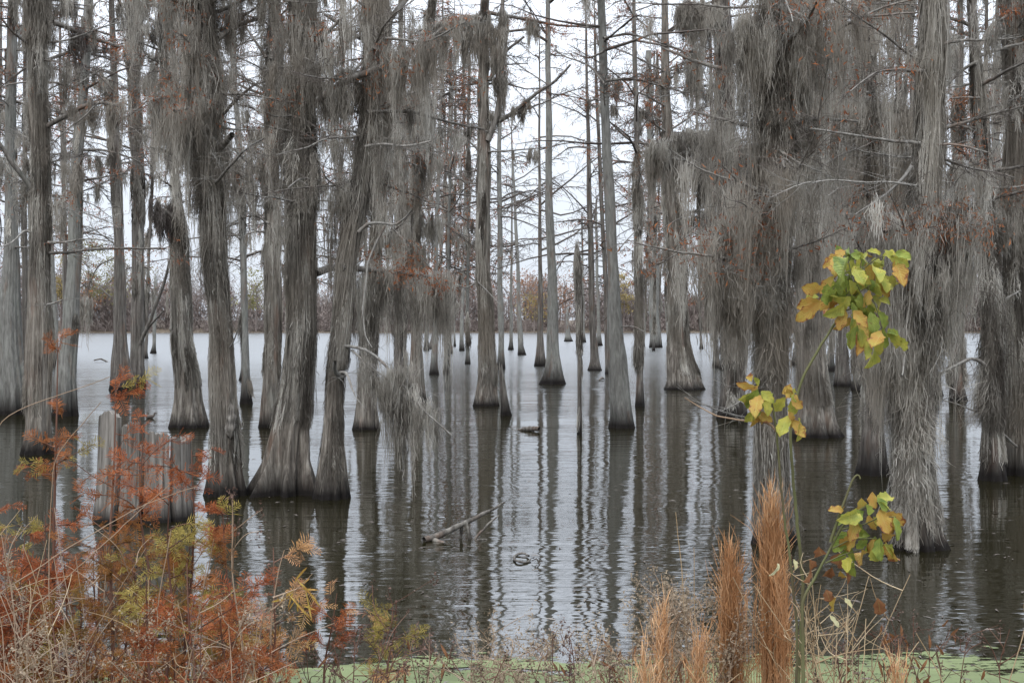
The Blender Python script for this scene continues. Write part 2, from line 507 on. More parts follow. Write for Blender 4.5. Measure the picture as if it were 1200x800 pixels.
class Tree:
    """pts: (x, y, width) of the trunk in the photograph from the waterline up"""
    def __init__(s, pts, bark, label, group=None, H=13.0, near=True, fl=0.16, lean=None, name='cypress_tree', rings=None, D=None, cut=None):
        x0, y0, w0 = pts[0]
        base = G(x0, y0)
        s.D = base[1]
        s.base = base
        s.H = H
        s.bark = bark
        s.root = thing(name, base, label, 'tree', group)
        zs, xs, rs = [], [], []
        for (x, y, wd) in pts:
            p = P(x, y, s.D)
            zs.append(p[2]); xs.append(p[0]); rs.append(wd * (0.5 if y0 - y < 30 or bark == 'bark_grey' else 0.43) / F * s.D)
        zs[0] = 0.0
        # carry on above the picture
        dz = H - zs[-1]
        if cut is None and dz > 0.3:
            slope = (xs[-1] - xs[-2]) / (zs[-1] - zs[-2] + 1e-6) * 0.6
            zs += [zs[-1] + dz * 0.5, H]
            xs += [xs[-1] + slope * dz * 0.4, xs[-1] + slope * dz * 0.7]
            rs += [rs[-1] * 0.72, max(rs[-1] * 0.2, 0.02)]
        s.zs, s.xs, s.rs = map(np.array, (zs, xs, rs))
        s.cut = cut
        s.ph = RNG.uniform(0, 6.28, 12)
        s.fl = fl
        s.yl = RNG.uniform(-0.03, 0.03) if lean is None else lean
        s.k = RNG.integers(5, 9)

    def zat(s, y):
        return P(600, y, s.D)[2]

    def cen(s, z):
        zc = np.clip(z, 0, None)
        x = np.interp(zc, s.zs, s.xs)
        x = x + 0.12 * np.interp(zc, s.zs, s.rs) * np.sin(zc * 1.1 + s.ph[10])
        y = s.base[1] + s.yl * zc + 0.05 * np.sin(zc * 0.5 + s.ph[11])
        return np.stack([x, y, z], -1)

    def rad(s, z, th):
        zc = np.clip(z, 0, None)
        r = np.interp(zc, s.zs, s.rs)
        hb = max(s.rs[0] * 2.6, 0.5)
        a = 1.35 * s.fl * np.exp(-zc / hb) + 0.035
        fl = np.cos(s.k * th + s.ph[0] + 0.25 * np.sin(zc * 1.3 + s.ph[1])) * 0.6 + np.cos((s.k * 2 + 1) * th + s.ph[2]) * 0.3 + np.cos(3 * th + s.ph[3]) * 0.3
        lump = 0.05 * np.sin(2 * th + zc * 1.9 + s.ph[4]) + 0.035 * np.sin(zc * 3.7 + th + s.ph[5])
        rid = 0.036 * np.sin(17 * th + s.ph[6] + 1.5 * np.sin(zc * 0.8 + s.ph[7])) + 0.028 * np.sin(29 * th + s.ph[8] + 2 * np.sin(zc * 0.6 + s.ph[9]))
        skirt = 1 + 0.04 * np.exp(-zc / 0.12)
        return r * 0.87 * (1 + a * fl + lump + rid) * skirt

    def trunk(s):
        rpx = s.rs[1] * 2 * PXM / s.D
        k = int(np.clip(rpx * 2.4, 12, 84))
        dz = np.clip(3.2 * s.D / PXM, 0.045, 0.3)
        top = s.zs[-1]
        z = np.concatenate([np.linspace(-0.35, 0.0, 4)[:-1], np.arange(0, top, dz), [top]])
        th = np.arange(k) / k * 2 * PI
        Z, T = np.meshgrid(z, th, indexing='ij')
        r = s.rad(Z, T)
        c = s.cen(Z)
        V = c.copy()
        V[..., 0] += r * np.cos(T)
        V[..., 1] += r * np.sin(T)
        if s.cut is not None:      # broken, splintered top
            last = V[-1].copy()
            jag = np.abs(RNG.normal(0, s.cut, k))
            V[-1, :, 2] += jag
            cap = np.repeat(s.cen(np.array([top - s.cut * 0.5])), k, 0)[None]
            V = np.concatenate([V, cap], 0)
        mb = MB()
        mb.grid(V, close=True)
        s.tr = mb.build('trunk', M[s.bark], s.root)
        return s

    def strand_w(s, lo=0.0055):
        return max(lo, 0.44 * s.D / PXM)

    def coat(s, y0, y1, off, n, ln, mat='moss', wmul=1.0, name='trunk_moss'):
        "moss and loose bark strings that hang down the trunk between two rows of the photograph"
        ztop, zbot = s.zat(y0), s.zat(y1)
        n = int(n)
        mb = MB()
        # bunches
        nb = max(4, n // 46)
        bz = RNG.uniform(zbot, ztop + 0.3, nb)
        bt = RNG.uniform(0, 2 * PI, nb)
        bl = ln * (RNG.uniform(0.7, 2.2, nb) if off < .12 else .25 + 2.0 * RNG.beta(1.1, 2.2, nb))
        bo = (0.26 if off < .15 else 0.52) * off * RNG.gamma(1.6, 0.6, nb) * np.where(RNG.random(nb) < 0.14, 2.8, 1.0)
        bw = 0.045 * RNG.uniform(0.4, 1.5, nb)
        btone = RNG.normal(0.45, 0.42, nb)
        i = RNG.integers(0, nb, n)
        z0 = bz[i] + RNG.normal(0, 0.10, n)
        rr = np.interp(np.clip(z0, 0, None), s.zs, s.rs)
        th = bt[i] + RNG.normal(0, 1, n) * bw[i] / np.maximum(rr, 0.05)
        L = bl[i] * RNG.uniform(0.35, 1.0, n)
        L = np.minimum(L, np.maximum(z0 - zbot + 0.25, 0.15))
        L = np.minimum(L, np.maximum(z0 - 0.03, 0.1))
        o = bo[i] * RNG.uniform(0.1, 1.1, n) + 0.008
        def put(z0, th, L, o, rr, tone, m, curl, wf):
            n = len(z0)
            t = np.linspace(0, 1, m)
            Z = z0[:, None] - L[:, None] * t
            sway = np.cumsum(RNG.normal(0, 0.004, (n, m)), 1)
            ph, fr = RNG.uniform(0, 6.28, (n, 1)), RNG.uniform(3, 8, (n, 1))
            dx = curl * L[:, None] * (np.sin(ph + fr * t) - np.sin(ph))
            TH = th[:, None] + (sway + dx + RNG.normal(0, curl * 1.6, (n, 1)) * L[:, None] * t) / np.maximum(rr[:, None], 0.06)
            R = s.rad(Z, TH) + o[:, None] * np.sin(np.clip(t * 1.6, 0, 1) * PI / 2)[None] + np.cumsum(RNG.normal(0, 0.003, (n, m)), 1) + curl * L[:, None] * np.cos(ph * 2 + fr * t) * .6
            Pp = s.cen(Z)
            Pp[..., 0] += R * np.cos(TH)
            Pp[..., 1] += R * np.sin(TH)
            sa = th + PI / 2 + RNG.normal(0, 0.7, n)
            side = np.stack([np.cos(sa), np.sin(sa), RNG.normal(0, .3, n)], -1)
            W = s.strand_w() * wmul * wf * RNG.uniform(0.6, 1.5, (n, 1)) * (np.sin(PI * (.12 + .85 * t)) ** .7)[None]
            mb.ribbons(Pp, W, side, tone)
        woolly = off >= .12
        put(z0, th, L, o, rr, btone[i], 7, 0.02 if woolly else 0.012, 1.0)
        # short curly fibres that make the strings woolly
        q = int(n * (2.0 if woolly else 0.9))
        j = RNG.integers(0, n, q)
        u = RNG.uniform(0, .95, q)
        zz = z0[j] - L[j] * u
        LL = RNG.uniform(.05, .17, q) * max(1, s.D / 24)
        LL = np.minimum(LL, np.maximum(zz - .03, .03))
        put(zz, th[j] + RNG.normal(0, .012, q) / np.maximum(rr[j], .06), LL, o[j] + np.abs(RNG.normal(0, .012, q)), rr[j], btone[i][j] + RNG.normal(.04, .07, q), 4, 0.10 if woolly else 0.07, 1.15)
        mb.build(name, M[mat], s.tr)
        return s

    # --- limbs ------------------------------------------------------
    def limb(s, path, r0, r1, moss=(), twigs=0, rust=0.0, mat='limb', tl=0.6, tw=None, k=6, mmat='moss', drop=0.0, width=0.09):
        "path: world points from the trunk outwards"
        path = resample(np.asarray(path, float), max(6, len(path) * 3))
        m = len(path)
        rr = r0 + (r1 - r0) * np.linspace(0, 1, m) ** 0.8
        mb = MB()
        mb.tubes(path, rr, k)
        lo = mb.build('limb', M[mat], s.root)
        tips = []
        if twigs:
            tm, ends = twig_mesh(path, twigs, tl, max(0.0035, 0.30 * s.D / PXM) if tw is None else tw, drop)
            tm.build('twig_spray', M['twig' if mat != 'deadwood' else 'deadwood'], lo)
            tips = ends
        if rust > 0:
            anchor = np.concatenate([tips, sample_path(path, RNG.uniform(0.3, 1, 12))]) if len(tips) else sample_path(path, RNG.uniform(0.2, 1, 20))
            rust_mesh(anchor, int(rust), s.D).build('foliage', M['rust'], lo)
        mm = MB()
        for (t0, t1, ln, nc, ns) in moss:
            ts = RNG.uniform(t0, t1, nc)
            c = sample_path(path, ts)
            clumps(mm, c, ln, ns, width, s.strand_w())
        mm.build('hanging_moss', M[mmat], lo)
        return lo

    def pl(s, pts, r0, r1, dd=0.0, **kw):
        "limb through photograph points; dd = metres its tip comes towards (-) or goes away from (+) the viewer"
        n = len(pts)
        if kw.get('mat') == 'deadwood':
            r0, r1 = r0 * .78, r1 * .7
        path = [P(x, y, s.D + dd * i / (n - 1) - (0.0 if i else 0.05)) for i, (x, y) in enumerate(pts)]
        return s.limb(path, r0, r1, **kw)

    def rlimbs(s, n, y0, y1, L, moss=1.0, ln=0.9, rust=0, twigs=14, r=None, up=0.15, mmat='moss', ns=70):
        "unlisted limbs round the trunk"
        for i in range(n):
            z = RNG.uniform(s.zat(y1), s.zat(y0))
            az = RNG.uniform(0, 2 * PI)
            l = L * RNG.uniform(0.5, 1.3)
            d = np.array([math.cos(az), math.sin(az), RNG.uniform(-0.1, 1) * up * 2])
            p = [s.cen(np.array([z]))[0]]
            for j in range(4):
                d = d + RNG.normal(0, 0.16, 3)
                d = d / np.linalg.norm(d)
                p.append(p[-1] + d * l / 4)
            r0 = (r or 0.035) * RNG.uniform(0.7, 1.3)
            ms = []
            if moss > 0 and RNG.random() < moss:
                ms = [(0.15, 0.95, ln * RNG.uniform(0.6, 1.3), RNG.integers(2, 6), ns)]
            s.limb(p, r0, r0 * 0.3, moss=ms, twigs=twigs, rust=rust if RNG.random() < 0.5 else 0, mat='limb' if RNG.random() < 0.7 else 'deadwood', mmat=mmat, tl=l * 0.3)
        return s

    def crown(s, z0, n, L, rust=0, twig=9, droop=0.0, z1=None, bare=None):
        "the whole crown of bare limbs of a tree further out, one mesh"
        mb, rb = MB(), MB()
        H = s.zs[-1] if z1 is None else z1
        px = s.D / PXM
        allp, allr = [], []
        anchors = []
        for i in range(n):
            f = RNG.uniform(0, 1)
            z = z0 + (H - z0) * f
            az = RNG.uniform(0, 2 * PI)
            l = L * (1.1 - 0.75 * f) * RNG.uniform(0.35, 1.5)
            el = RNG.uniform(-0.1, 0.75) - droop
            d = np.array([math.cos(az) * math.cos(el), math.sin(az) * math.cos(el), math.sin(el)])
            p = [s.cen(np.array([z]))[0]]
            for j in range(5):
                d = d + RNG.normal(0, 0.17, 3) + np.array([0, 0, -0.10])
                d /= np.linalg.norm(d)
                p.append(p[-1] + d * l / 5)
            p = np.array(p)
            rl = max(0.005 + 0.010 * l, 0.38 * px)
            allp.append(p)
            allr.append(np.linspace(rl, max(0.3 * px, 0.005), 6))
            tm, ends = twig_mesh(p, twig, l * 0.36, max(0.25 * px, 0.0035), 0.15, into=mb)
            anchors.append(ends)
        mb.tubes(np.array(allp), np.array(allr), 4)
        co = mb.build('crown', M['twig'], s.root)
        if rust:
            rust = int(rust * (2.2 if s.D > 45 else 1.4))
            rust_mesh(np.concatenate(anchors), rust, s.D).build('foliage', M['rust'], co)
        s.anch = np.array(allp)
        return s

    def beards(s, n, ln, ns=40, zmax=None, mat='moss', width=0.07):
        "moss on the limbs of the crown mesh"
        mb = MB()
        i = RNG.integers(0, len(s.anch), n)
        c = s.anch[i, RNG.integers(1, 5, n)]
        if zmax:
            c = c[c[:, 2] < zmax]
        clumps(mb, c, ln, ns, width, s.strand_w())
        mb.build('hanging_moss', M[mat], s.root)
        return s

def resample(p, n, rough=0.0035):
    d = np.r_[0, np.cumsum(np.linalg.norm(np.diff(p, axis=0), axis=1))]
    t = np.linspace(0, d[-1], n)
    q = np.stack([np.interp(t, d, p[:, i]) for i in range(3)], -1)
    for _ in range(2):
        q[1:-1] = 0.25 * q[:-2] + 0.5 * q[1:-1] + 0.25 * q[2:]
    L = d[-1]
    q[1:] += np.cumsum(RNG.normal(0, L * rough, (n - 1, 3)), 0)
    return q

def sample_path(p, t):
    i = np.clip(np.asarray(t), 0, 0.9999) * (len(p) - 1)
    a = i.astype(int)
    f = (i - a)[:, None]
    return p[a] * (1 - f) + p[a + 1] * f

def twig_mesh(path, n, ln, r, drop=0.0, into=None):
    mb = into if into is not None else MB()
    n = int(n)
    t = RNG.uniform(0.12, 1.0, n)
    c = sample_path(path, t)
    d0 = sample_path(path, np.clip(t + 0.05, 0, 1)) - sample_path(path, np.clip(t - 0.05, 0, 1))
    d0 /= np.linalg.norm(d0, axis=1, keepdims=True) + 1e-9
    sd = np.cross(d0, [0, 0, 1.0]) * np.where(RNG.random(n) < 0.5, 1, -1)[:, None]
    d = d0 * RNG.uniform(0.3, 1, (n, 1)) + sd * RNG.uniform(0.4, 1.2, (n, 1)) + RNG.normal(0, 0.32, (n, 3)) - np.array([0, 0, drop])
    d /= np.linalg.norm(d, axis=1, keepdims=True)
    L = ln * RNG.uniform(0.35, 1.2, n) * (1.15 - 0.55 * t)
    m = 4
    pts = [c]
    for j in range(m - 1):
        d = d + RNG.normal(0, 0.16, (n, 3)) - np.array([0, 0, drop * 0.4])
        d /= np.linalg.norm(d, axis=1, keepdims=True)
        pts.append(pts[-1] + d * (L / (m - 1))[:, None])
    pp = np.stack(pts, 1)
    rr = np.linspace(1.0, 0.45, m)[None] * r * RNG.uniform(0.7, 1.2, (n, 1))
    mb.tubes(pp, rr, 3)
    # twiglets
    q = n * 3
    i = RNG.integers(0, n, q)
    tt = RNG.integers(1, m, q)
    c2 = pp[i, tt]
    d2 = (pp[i, tt] - pp[i, tt - 1])
    d2 /= np.linalg.norm(d2, axis=1, keepdims=True) + 1e-9
    d2 = d2 * 0.7 + RNG.normal(0, 0.55, (q, 3)) - np.array([0, 0, drop])
    d2 /= np.linalg.norm(d2, axis=1, keepdims=True)
    L2 = L[i] * RNG.uniform(0.2, 0.6, q)
    e2 = c2 + d2 * L2[:, None] * 0.5 + RNG.normal(0, 0.06, (q, 3)) * L2[:, None]
    e3 = e2 + d2 * L2[:, None] * 0.5 - np.array([0, 0, 0.1]) * L2[:, None]
    pp2 = np.stack([c2, e2, e3], 1)
    mb.tubes(pp2, np.array([0.65, 0.5, 0.3])[None] * r * np.ones((q, 1)), 3)
    return mb, np.concatenate([pp[:, -1], e3])

def rust_mesh(anchors, n, D):
    mb = MB()
    sz = max(0.04, 2.1 * D / PXM)
    a = anchors[RNG.integers(0, len(anchors), max(3, n // 7))]
    i = RNG.integers(0, len(a), n)
    c = a[i] + RNG.normal(0, 0.085, (n, 3)) * np.array([1, 1, 0.7])
    d = RNG.normal(0, 1, (n, 3)) + np.array([0, 0, -0.9])
    d /= np.linalg.norm(d, axis=1, keepdims=True)
    sd = np.cross(d, RNG.normal(0, 1, (n, 3)))
    sd /= np.linalg.norm(sd, axis=1, keepdims=True) + 1e-9
    L = sz * RNG.uniform(0.7, 2.0, (n, 1))
    mb.tris(np.stack([c, c + d * L * 0.6 + sd * L * 0.22, c + d * L], 1))
    return mb

def clumps(mb, c, ln, ns, width, sw):
    "beards of Spanish moss hanging from points c"
    nc = len(c)
    if nc == 0:
        return
    c = c + RNG.normal(0, 1, (nc, 3)) * np.array([.09, .09, .07])
    Lc = ln * (0.22 + 1.1 * RNG.beta(1.3, 1.5, nc))
    wc = width * RNG.uniform(0.4, 1.1, nc) * np.clip(Lc / 0.7, 0.45, 1.3)
    ns = max(8, int(ns * 0.66))
    i = np.repeat(np.arange(nc), ns)
    n = len(i)
    ctone = np.clip(RNG.normal(0.55, 0.24, nc), 0, .88)
    off = RNG.normal(0, 1, (n, 2)) * wc[i][:, None]
    rel = np.linalg.norm(off, axis=1) / (wc[i] * 2)
    L = Lc[i] * np.clip(1.1 - 0.7 * rel, 0.15, 1) * (0.2 + 0.85 * RNG.beta(1.2, 1.3, n))
    cl_sway = RNG.normal(0, 0.03, (nc, 2))
    start = RNG.uniform(0, 0.35, n) * Lc[i] * (RNG.random(n) < 0.6)
    m = 7
    t = np.linspace(0, 1, m)

    def at(k, u):
        "point of strand k at parameter u"
        cv_ = 1 - 0.6 * u
        x = c[i[k], 0] + off[k, 0] * cv_ + cl_sway[i[k], 0] * u
        y = c[i[k], 1] + off[k, 1] * cv_ + cl_sway[i[k], 1] * u
        z = c[i[k], 2] + zj[k] - start[k] - L[k] * u
        return np.stack([x, y, z], -1)

    zj = RNG.normal(0, 0.055, n)
    pts = np.stack([at(np.arange(n), tt) for tt in t], 1)
    pts[..., :2] += np.cumsum(RNG.normal(0, 0.007, (n, m, 2)), 1)
    pts[..., 2] = np.maximum(pts[..., 2], 0.02)
    a = RNG.uniform(0, PI, n)
    side = np.stack([np.cos(a), np.sin(a) * 0.6, np.zeros(n)], -1)
    prof = np.array([0.5, 1, 1.1, 1.0, 0.8, 0.5, 0.12])
    mb.ribbons(pts, sw * RNG.uniform(0.6, 1.4, (n, 1)) * prof, side, ctone[i])
    # curly fibres
    q = int(n * 2.4)
    k = RNG.integers(0, n, q)
    u = RNG.beta(1.0, 1.25, q)
    p = at(k, u) + RNG.normal(0, 0.014, (q, 3))
    LL = RNG.uniform(.05, .16, q) * np.clip(sw / 0.007, 1, 3)
    d = np.stack([RNG.normal(0, .17, q), RNG.normal(0, .17, q), -np.ones(q)], -1)
    e = np.stack([RNG.normal(0, 1, q), RNG.normal(0, 1, q), RNG.normal(0, .4, q)], -1)
    m = 4
    t = np.linspace(0, 1, m)
    ph, fr = RNG.uniform(0, 6.28, (q, 1)), RNG.uniform(2.5, 6, (q, 1))
    wv = .08 * (np.sin(ph + fr * t) - np.sin(ph))
    pp = p[:, None] + d[:, None] * (LL[:, None] * t)[..., None] + e[:, None] * (wv * LL[:, None])[..., None]
    pp[..., 2] = np.maximum(pp[..., 2], 0.02)
    a = RNG.uniform(0, PI, q)
    side = np.stack([np.cos(a), np.sin(a), RNG.normal(0, .3, q)], -1)
    mb.ribbons(pp, sw * 1.1 * RNG.uniform(.5, 1.3, (q, 1)) * np.array([.5, 1, .9, .3]), side, ctone[i[k]] + RNG.normal(.05, .12, q))
# ------------------------------------------------------------------ the listed trees
def T(pts, bark, label, **kw):
    t = Tree(pts, bark, label, **kw).trunk()
    if t.D < 50 and t.cut is None and len(pts) > 5:
        px_ = pts[-1][0]
        if bark == 'bark_moss' and px_ < 560:
            t.rlimbs(9, -40, 260, .8, moss=1, ln=1.25, twigs=10, ns=80, rust=50, r=.018)
            t.coat(-60, 230, .16, 1100, 1.1)
        t.rlimbs(4 if 480 < px_ < 800 else 9, -30, 240, 1.7, moss=.55, ln=.55, rust=110, twigs=34, r=.02, ns=60)
    return t

# --- towards the left of the picture
t = T([(15, 485, 46), (16, 450, 38), (14, 400, 32), (12, 300, 20), (10, 200, 15), (10, 0, 12)], 'bark_grey', 'pale smooth cypress at the picture edge, beside the mossy one with a bent bare limb', lean=0.02)
t.coat(-20, 400, .02, 500, .5); t.crown(8.5, 16, 2.6); t.rlimbs(8, -40, 300, 1.2, moss=.3, twigs=10)
t.pl([(12, 95), (40, 70), (62, 84), (90, 60)], .03, .012, 1.0, twigs=26, rust=30)

t = T([(31, 470, 16), (30, 400, 11), (28, 250, 8), (27, 100, 6), (28, 0, 5)], 'bark_dark', 'thin dark cypress squeezed between a pale smooth trunk and a thick mossy one')
t.crown(3.5, 22, 2.0); t.coat(0, 350, .02, 200, .4)

t = T([(44, 532, 40), (45, 500, 36), (45, 400, 38), (44, 300, 30), (48, 200, 26), (45, 100, 25), (45, 0, 25)], 'bark_moss', 'shaggy mossy cypress with a bent bare limb, behind the rusty shrubs', lean=0.0)
t.coat(-60, 470, .045, 3000, .8); t.coat(-60, 260, .09, 1200, .8); t.coat(-30, 40, .3, 500, .9)
t.pl([(44, 232), (28, 208), (12, 190), (-6, 160)], .055, .03, -.5, twigs=6)
t.pl([(45, 279), (30, 268), (14, 286), (0, 290)], .035, .012, -.6, mat='deadwood', twigs=5)
t.pl([(56, 284), (75, 285), (100, 279), (132, 283)], .035, .012, -.3, mat='deadwood', twigs=8)
t.pl([(50, 296), (80, 296), (105, 292), (150, 292), (193, 292)], .03, .02, .5, rust=260, twigs=20)
t.pl([(54, 357), (62, 356), (73, 351)], .03, .012, -.6, mat='deadwood', twigs=4)
t.pl([(62, 26), (85, 34), (110, 44), (140, 54)], .05, .03, .6, rust=520, twigs=16, moss=[(.2, .55, .75, 7, 90), (.75, .9, .4, 2, 50)], mmat='moss_dark')
t.pl([(52, 150), (75, 138), (98, 124), (118, 120), (140, 125)], .05, .03, -.4, mat='limb', rust=500, twigs=20, moss=[(.45, .8, .55, 6, 110), (.8, 1, .95, 5, 120)])
t.pl([(57, 174), (75, 155), (100, 135), (118, 118)], .012, .02, -.6, mat='deadwood', twigs=8)
t.rlimbs(7, -60, 40, 1.3, moss=.9, ln=1.0, ns=90)
t.rlimbs(8, -420, -60, 2.6, moss=.8, ln=1.2, twigs=16)

t = T([(77, 487, 33), (77, 450, 28), (80, 400, 23), (85, 300, 18), (88, 200, 15), (97, 100, 11), (101, 0, 12)], 'bark_grey', 'smooth pale cypress leaning slightly, in front of the gap over the lake', lean=0.02)
t.coat(150, 420, .025, 500, .5); t.crown(8, 14, 2.2, rust=150); t.rlimbs(10, -20, 260, 1.4, moss=.25, twigs=14, rust=40)
t.pl([(92, 92), (70, 98), (45, 110), (28, 104)], .025, .012, 1, twigs=20)

t = T([(66, 430, 10), (63, 350, 8), (61, 250, 6), (57, 150, 5), (55, 60, 4)], 'bark_grey', 'thin straight cypress showing between the shaggy mossy trunk and the pale leaning one')
t.crown(5, 24, 2.6, rust=200)
t = T([(76, 424, 8), (75, 300, 5), (74, 200, 4), (72, 60, 3)], 'bark_grey', 'very thin straight cypress touching the pale leaning trunk')
t.crown(5, 24, 2.6)

t = T([(144, 457, 33), (143, 440, 26), (142, 400, 21), (140, 300, 15), (137, 200, 16), (134, 100, 11), (132, 0, 8)], 'bark_dark', 'dark ridged cypress leaning on its mossy twin by the open water', lean=-0.01)
t.coat(60, 260, .06, 700, .8); t.crown(7, 18, 2.8, rust=260); t.rlimbs(12, -30, 230, 1.6, moss=.3, twigs=16, rust=60)
t.pl([(140, 290), (112, 270), (98, 262), (88, 275)], .03, .01, .4, twigs=16)
t.pl([(130, 348), (115, 335), (100, 325)], .03, .012, -.4, mat='deadwood')
t.pl([(140, 300), (115, 310), (104, 335), (102, 360)], .03, .014, .5, twigs=10, moss=[(.7, 1, 1.5, 3, 90)])
t = T([(161, 452, 22), (160, 400, 20), (163, 300, 18), (163, 200, 18), (160, 100, 18), (158, 0, 16)], 'bark_dark', 'dark cypress with moss on its upper half, twin of the ridged one by open water', lean=-0.02)
t.coat(-30, 250, .12, 2600, 1.1); t.coat(180, 380, .03, 500, .7); t.coat(-30, 60, .25, 600, 1.2)
t.pl([(160, 85), (162, 30), (160, 10)], .03, .02, -.3, rust=420)
t.pl([(165, 395), (176, 380), (190, 365)], .06, .03, -1.0)
t.pl([(160, 410), (172, 385), (192, 330), (196, 305)], .09, .05, -1.2)
t.rlimbs(8, -40, 160, 1.6, moss=.7, ln=1.0, rust=120)
t.crown(7.5, 14, 2.6)

t = T([(180, 414, 9), (181, 405, 5), (181, 370, 4.5), (182, 330, 4)], 'bark_grey', 'short pale snag with a conical foot, alone on open water between dark trunks', H=9, cut=.3)

t = T([(221, 500, 45), (220, 470, 39), (219, 440, 36), (216, 400, 34), (213, 330, 27), (210, 270, 18), (205, 210, 13), (197, 100, 10), (190, 0, 9)], 'bark_moss', 'thick based cypress curtained in moss with a thin upper trunk', lean=0.0)
t.coat(255, 440, .05, 2600, .9); t.coat(245, 330, .14, 1500, 1.0); t.coat(-20, 250, .03, 500, .5)
t.pl([(209, 262), (200, 252), (192, 246), (184, 247)], .09, .05, -.3, moss=[(.35, 1, .75, 16, 120)], mmat='moss_dark')
t.pl([(203, 185), (190, 178), (176, 176)], .03, .02, -.2, twigs=8, mat='deadwood')
t.pl([(193, 60), (180, 48), (172, 40)], .05, .03, .3, twigs=8, rust=240)
t.pl([(196, 64), (204, 50), (211, 43)], .03, .02, .3, twigs=4, rust=60)
t.rlimbs(6, -40, 200, 1.5, moss=.6, twigs=14, rust=120)
t.crown(8.5, 14, 2.4)

t = T([(270, 580, 48), (267, 550, 45), (264, 500, 38), (261, 450, 36), (258, 400, 34), (250, 300, 33), (246, 200, 33), (242, 100, 34), (236, 0, 36)], 'bark_moss', 'big shaggy cypress with a pale knot above its foot and a thick veil of moss', lean=-0.01, fl=.2)
t.coat(-80, 520, .035, 4200, .8); t.coat(-60, 330, .10, 3200, 1.0); t.coat(-60, 110, .26, 2600, 1.1)
t.pl([(245, 112), (222, 108), (198, 112), (180, 118)], .04, .02, -.5, rust=300, twigs=30, moss=[(.05, 1, 1.35, 16, 140), (.05, 1, .6, 8, 140)])
t.pl([(245, 128), (224, 126), (205, 130)], .03, .02, -.7, moss=[(.1, 1, 1.5, 14, 140)], rust=120)
t.pl([(255, 140), (275, 118), (290, 105), (303, 98)], .03, .012, -.3, twigs=18)
t.pl([(256, 45), (275, 30), (292, 25), (312, 22)], .045, .02, .3, twigs=24)
t.pl([(256, 175), (266, 165), (272, 158)], .05, .04, -.4)
t.pl([(230, 200), (212, 190), (196, 178), (176, 174)], .035, .015, -.5, mat='deadwood', twigs=10)
t.pl([(262, 415), (272, 405), (280, 385)], .02, .01, -.3, mat='deadwood', twigs=4)
t.rlimbs(5, -80, 60, 1.2, moss=1, ln=1.2, rust=200, ns=110)
t.rlimbs(5, -600, -100, 2.6, moss=.8, ln=1.3)
# the pale knot
kb = MB()
uu, vv = np.meshgrid(np.linspace(0, 2 * PI, 24, endpoint=False), np.linspace(-1, 1, 16))
kc = P(270, 492, t.D - t.rs[1] * 1.0)
prof_ = np.sqrt(np.clip(1 - vv ** 2, 0, 1)) * (1 - 0.35 * vv)
rr_ = prof_ * (0.055 + 0.018 * np.sin(3 * uu + vv * 3) + 0.012 * np.sin(7 * uu - vv * 5) + .01 * np.sin(vv * 11))
kb.grid(np.stack([kc[0] + rr_ * np.cos(uu), kc[1] + 0.02 + rr_ * 0.9 * np.sin(uu), kc[2] + vv * 0.23 + 0.02 * np.sin(uu)], -1), close=True)
kb.build('burl', M['stump'], t.root)

t = T([(288, 473, 15), (287, 440, 11), (286, 380, 8), (285, 250, 8), (278, 150, 7), (272, 80, 6), (268, 0, 5)], 'bark_grey', 'thin pale cypress standing between the shaggy one with a knot and the widest trunk')
t.crown(4.5, 26, 2.4, rust=120); t.coat(380, 450, .08, 200, .5); t.beards(24, .8, zmax=8)
t = T([(319, 500, 30), (320, 450, 27), (321, 400, 24), (318, 300, 22), (317, 200, 20), (318, 100, 18), (321, 0, 14)], 'bark_moss', 'dark mossy cypress half hidden behind the widest trunk', lean=0.02)
t.coat(50, 430, .06, 2600, .9); t.coat(40, 130, .22, 700, .9); t.coat(200, 420, .12, 700, 1.0)
t.pl([(312, 68), (300, 50), (285, 28), (270, 12)], .035, .015, .6, twigs=26)
t.pl([(312, 108), (300, 98), (285, 90), (270, 84)], .03, .012, .6, twigs=20)
t.pl([(318, 70), (328, 45), (332, 20)], .05, .04, .3, rust=160, mmat='moss_dark', moss=[(.1, .9, .4, 5, 70)])
t.pl([(316, 262), (300, 252), (284, 255), (270, 262)], .03, .015, .3, twigs=16)
t.rlimbs(12, -60, 260, 1.6, moss=.75, ln=.9, rust=80, twigs=18)
t.crown(7.5, 16, 2.6)

t = T([(337, 578, 78), (337, 565, 70), (338, 540, 60), (342, 500, 49), (346, 450, 42), (350, 400, 39), (352, 300, 40), (354, 200, 38), (355, 100, 35), (355, 0, 36)], 'bark_moss', 'widest cypress, its flared fluted foot touching the waterline beside a knobbly slimmer trunk', lean=0.01, fl=.30)
t.coat(-80, 480, .03, 4800, .9); t.coat(60, 470, .06, 2400, 1.1); t.coat(-60, 120, .06, 900, .8)
t.coat(80, 230, .22, 1300, 1.0)
t.pl([(372, 112), (385, 98), (402, 82), (420, 92)], .05, .03, .9, twigs=6)
t.pl([(345, 135), (325, 138), (310, 132)], .02, .01, -.5, mat='deadwood', twigs=6)
t.pl([(370, 320), (385, 315), (400, 313)], .055, .05, .6)
t.pl([(372, 210), (352, 208), (337, 220)], .02, .012, -.8, mat='deadwood', twigs=5)
t.pl([(370, 125), (390, 105), (405, 98), (425, 70)], .03, .02, 1, rust=60, twigs=10)
t.rlimbs(4, -60, 120, 1.0, moss=1, ln=.9, ns=90)
t.rlimbs(5, -600, -100, 2.6, moss=.8, ln=1.3)

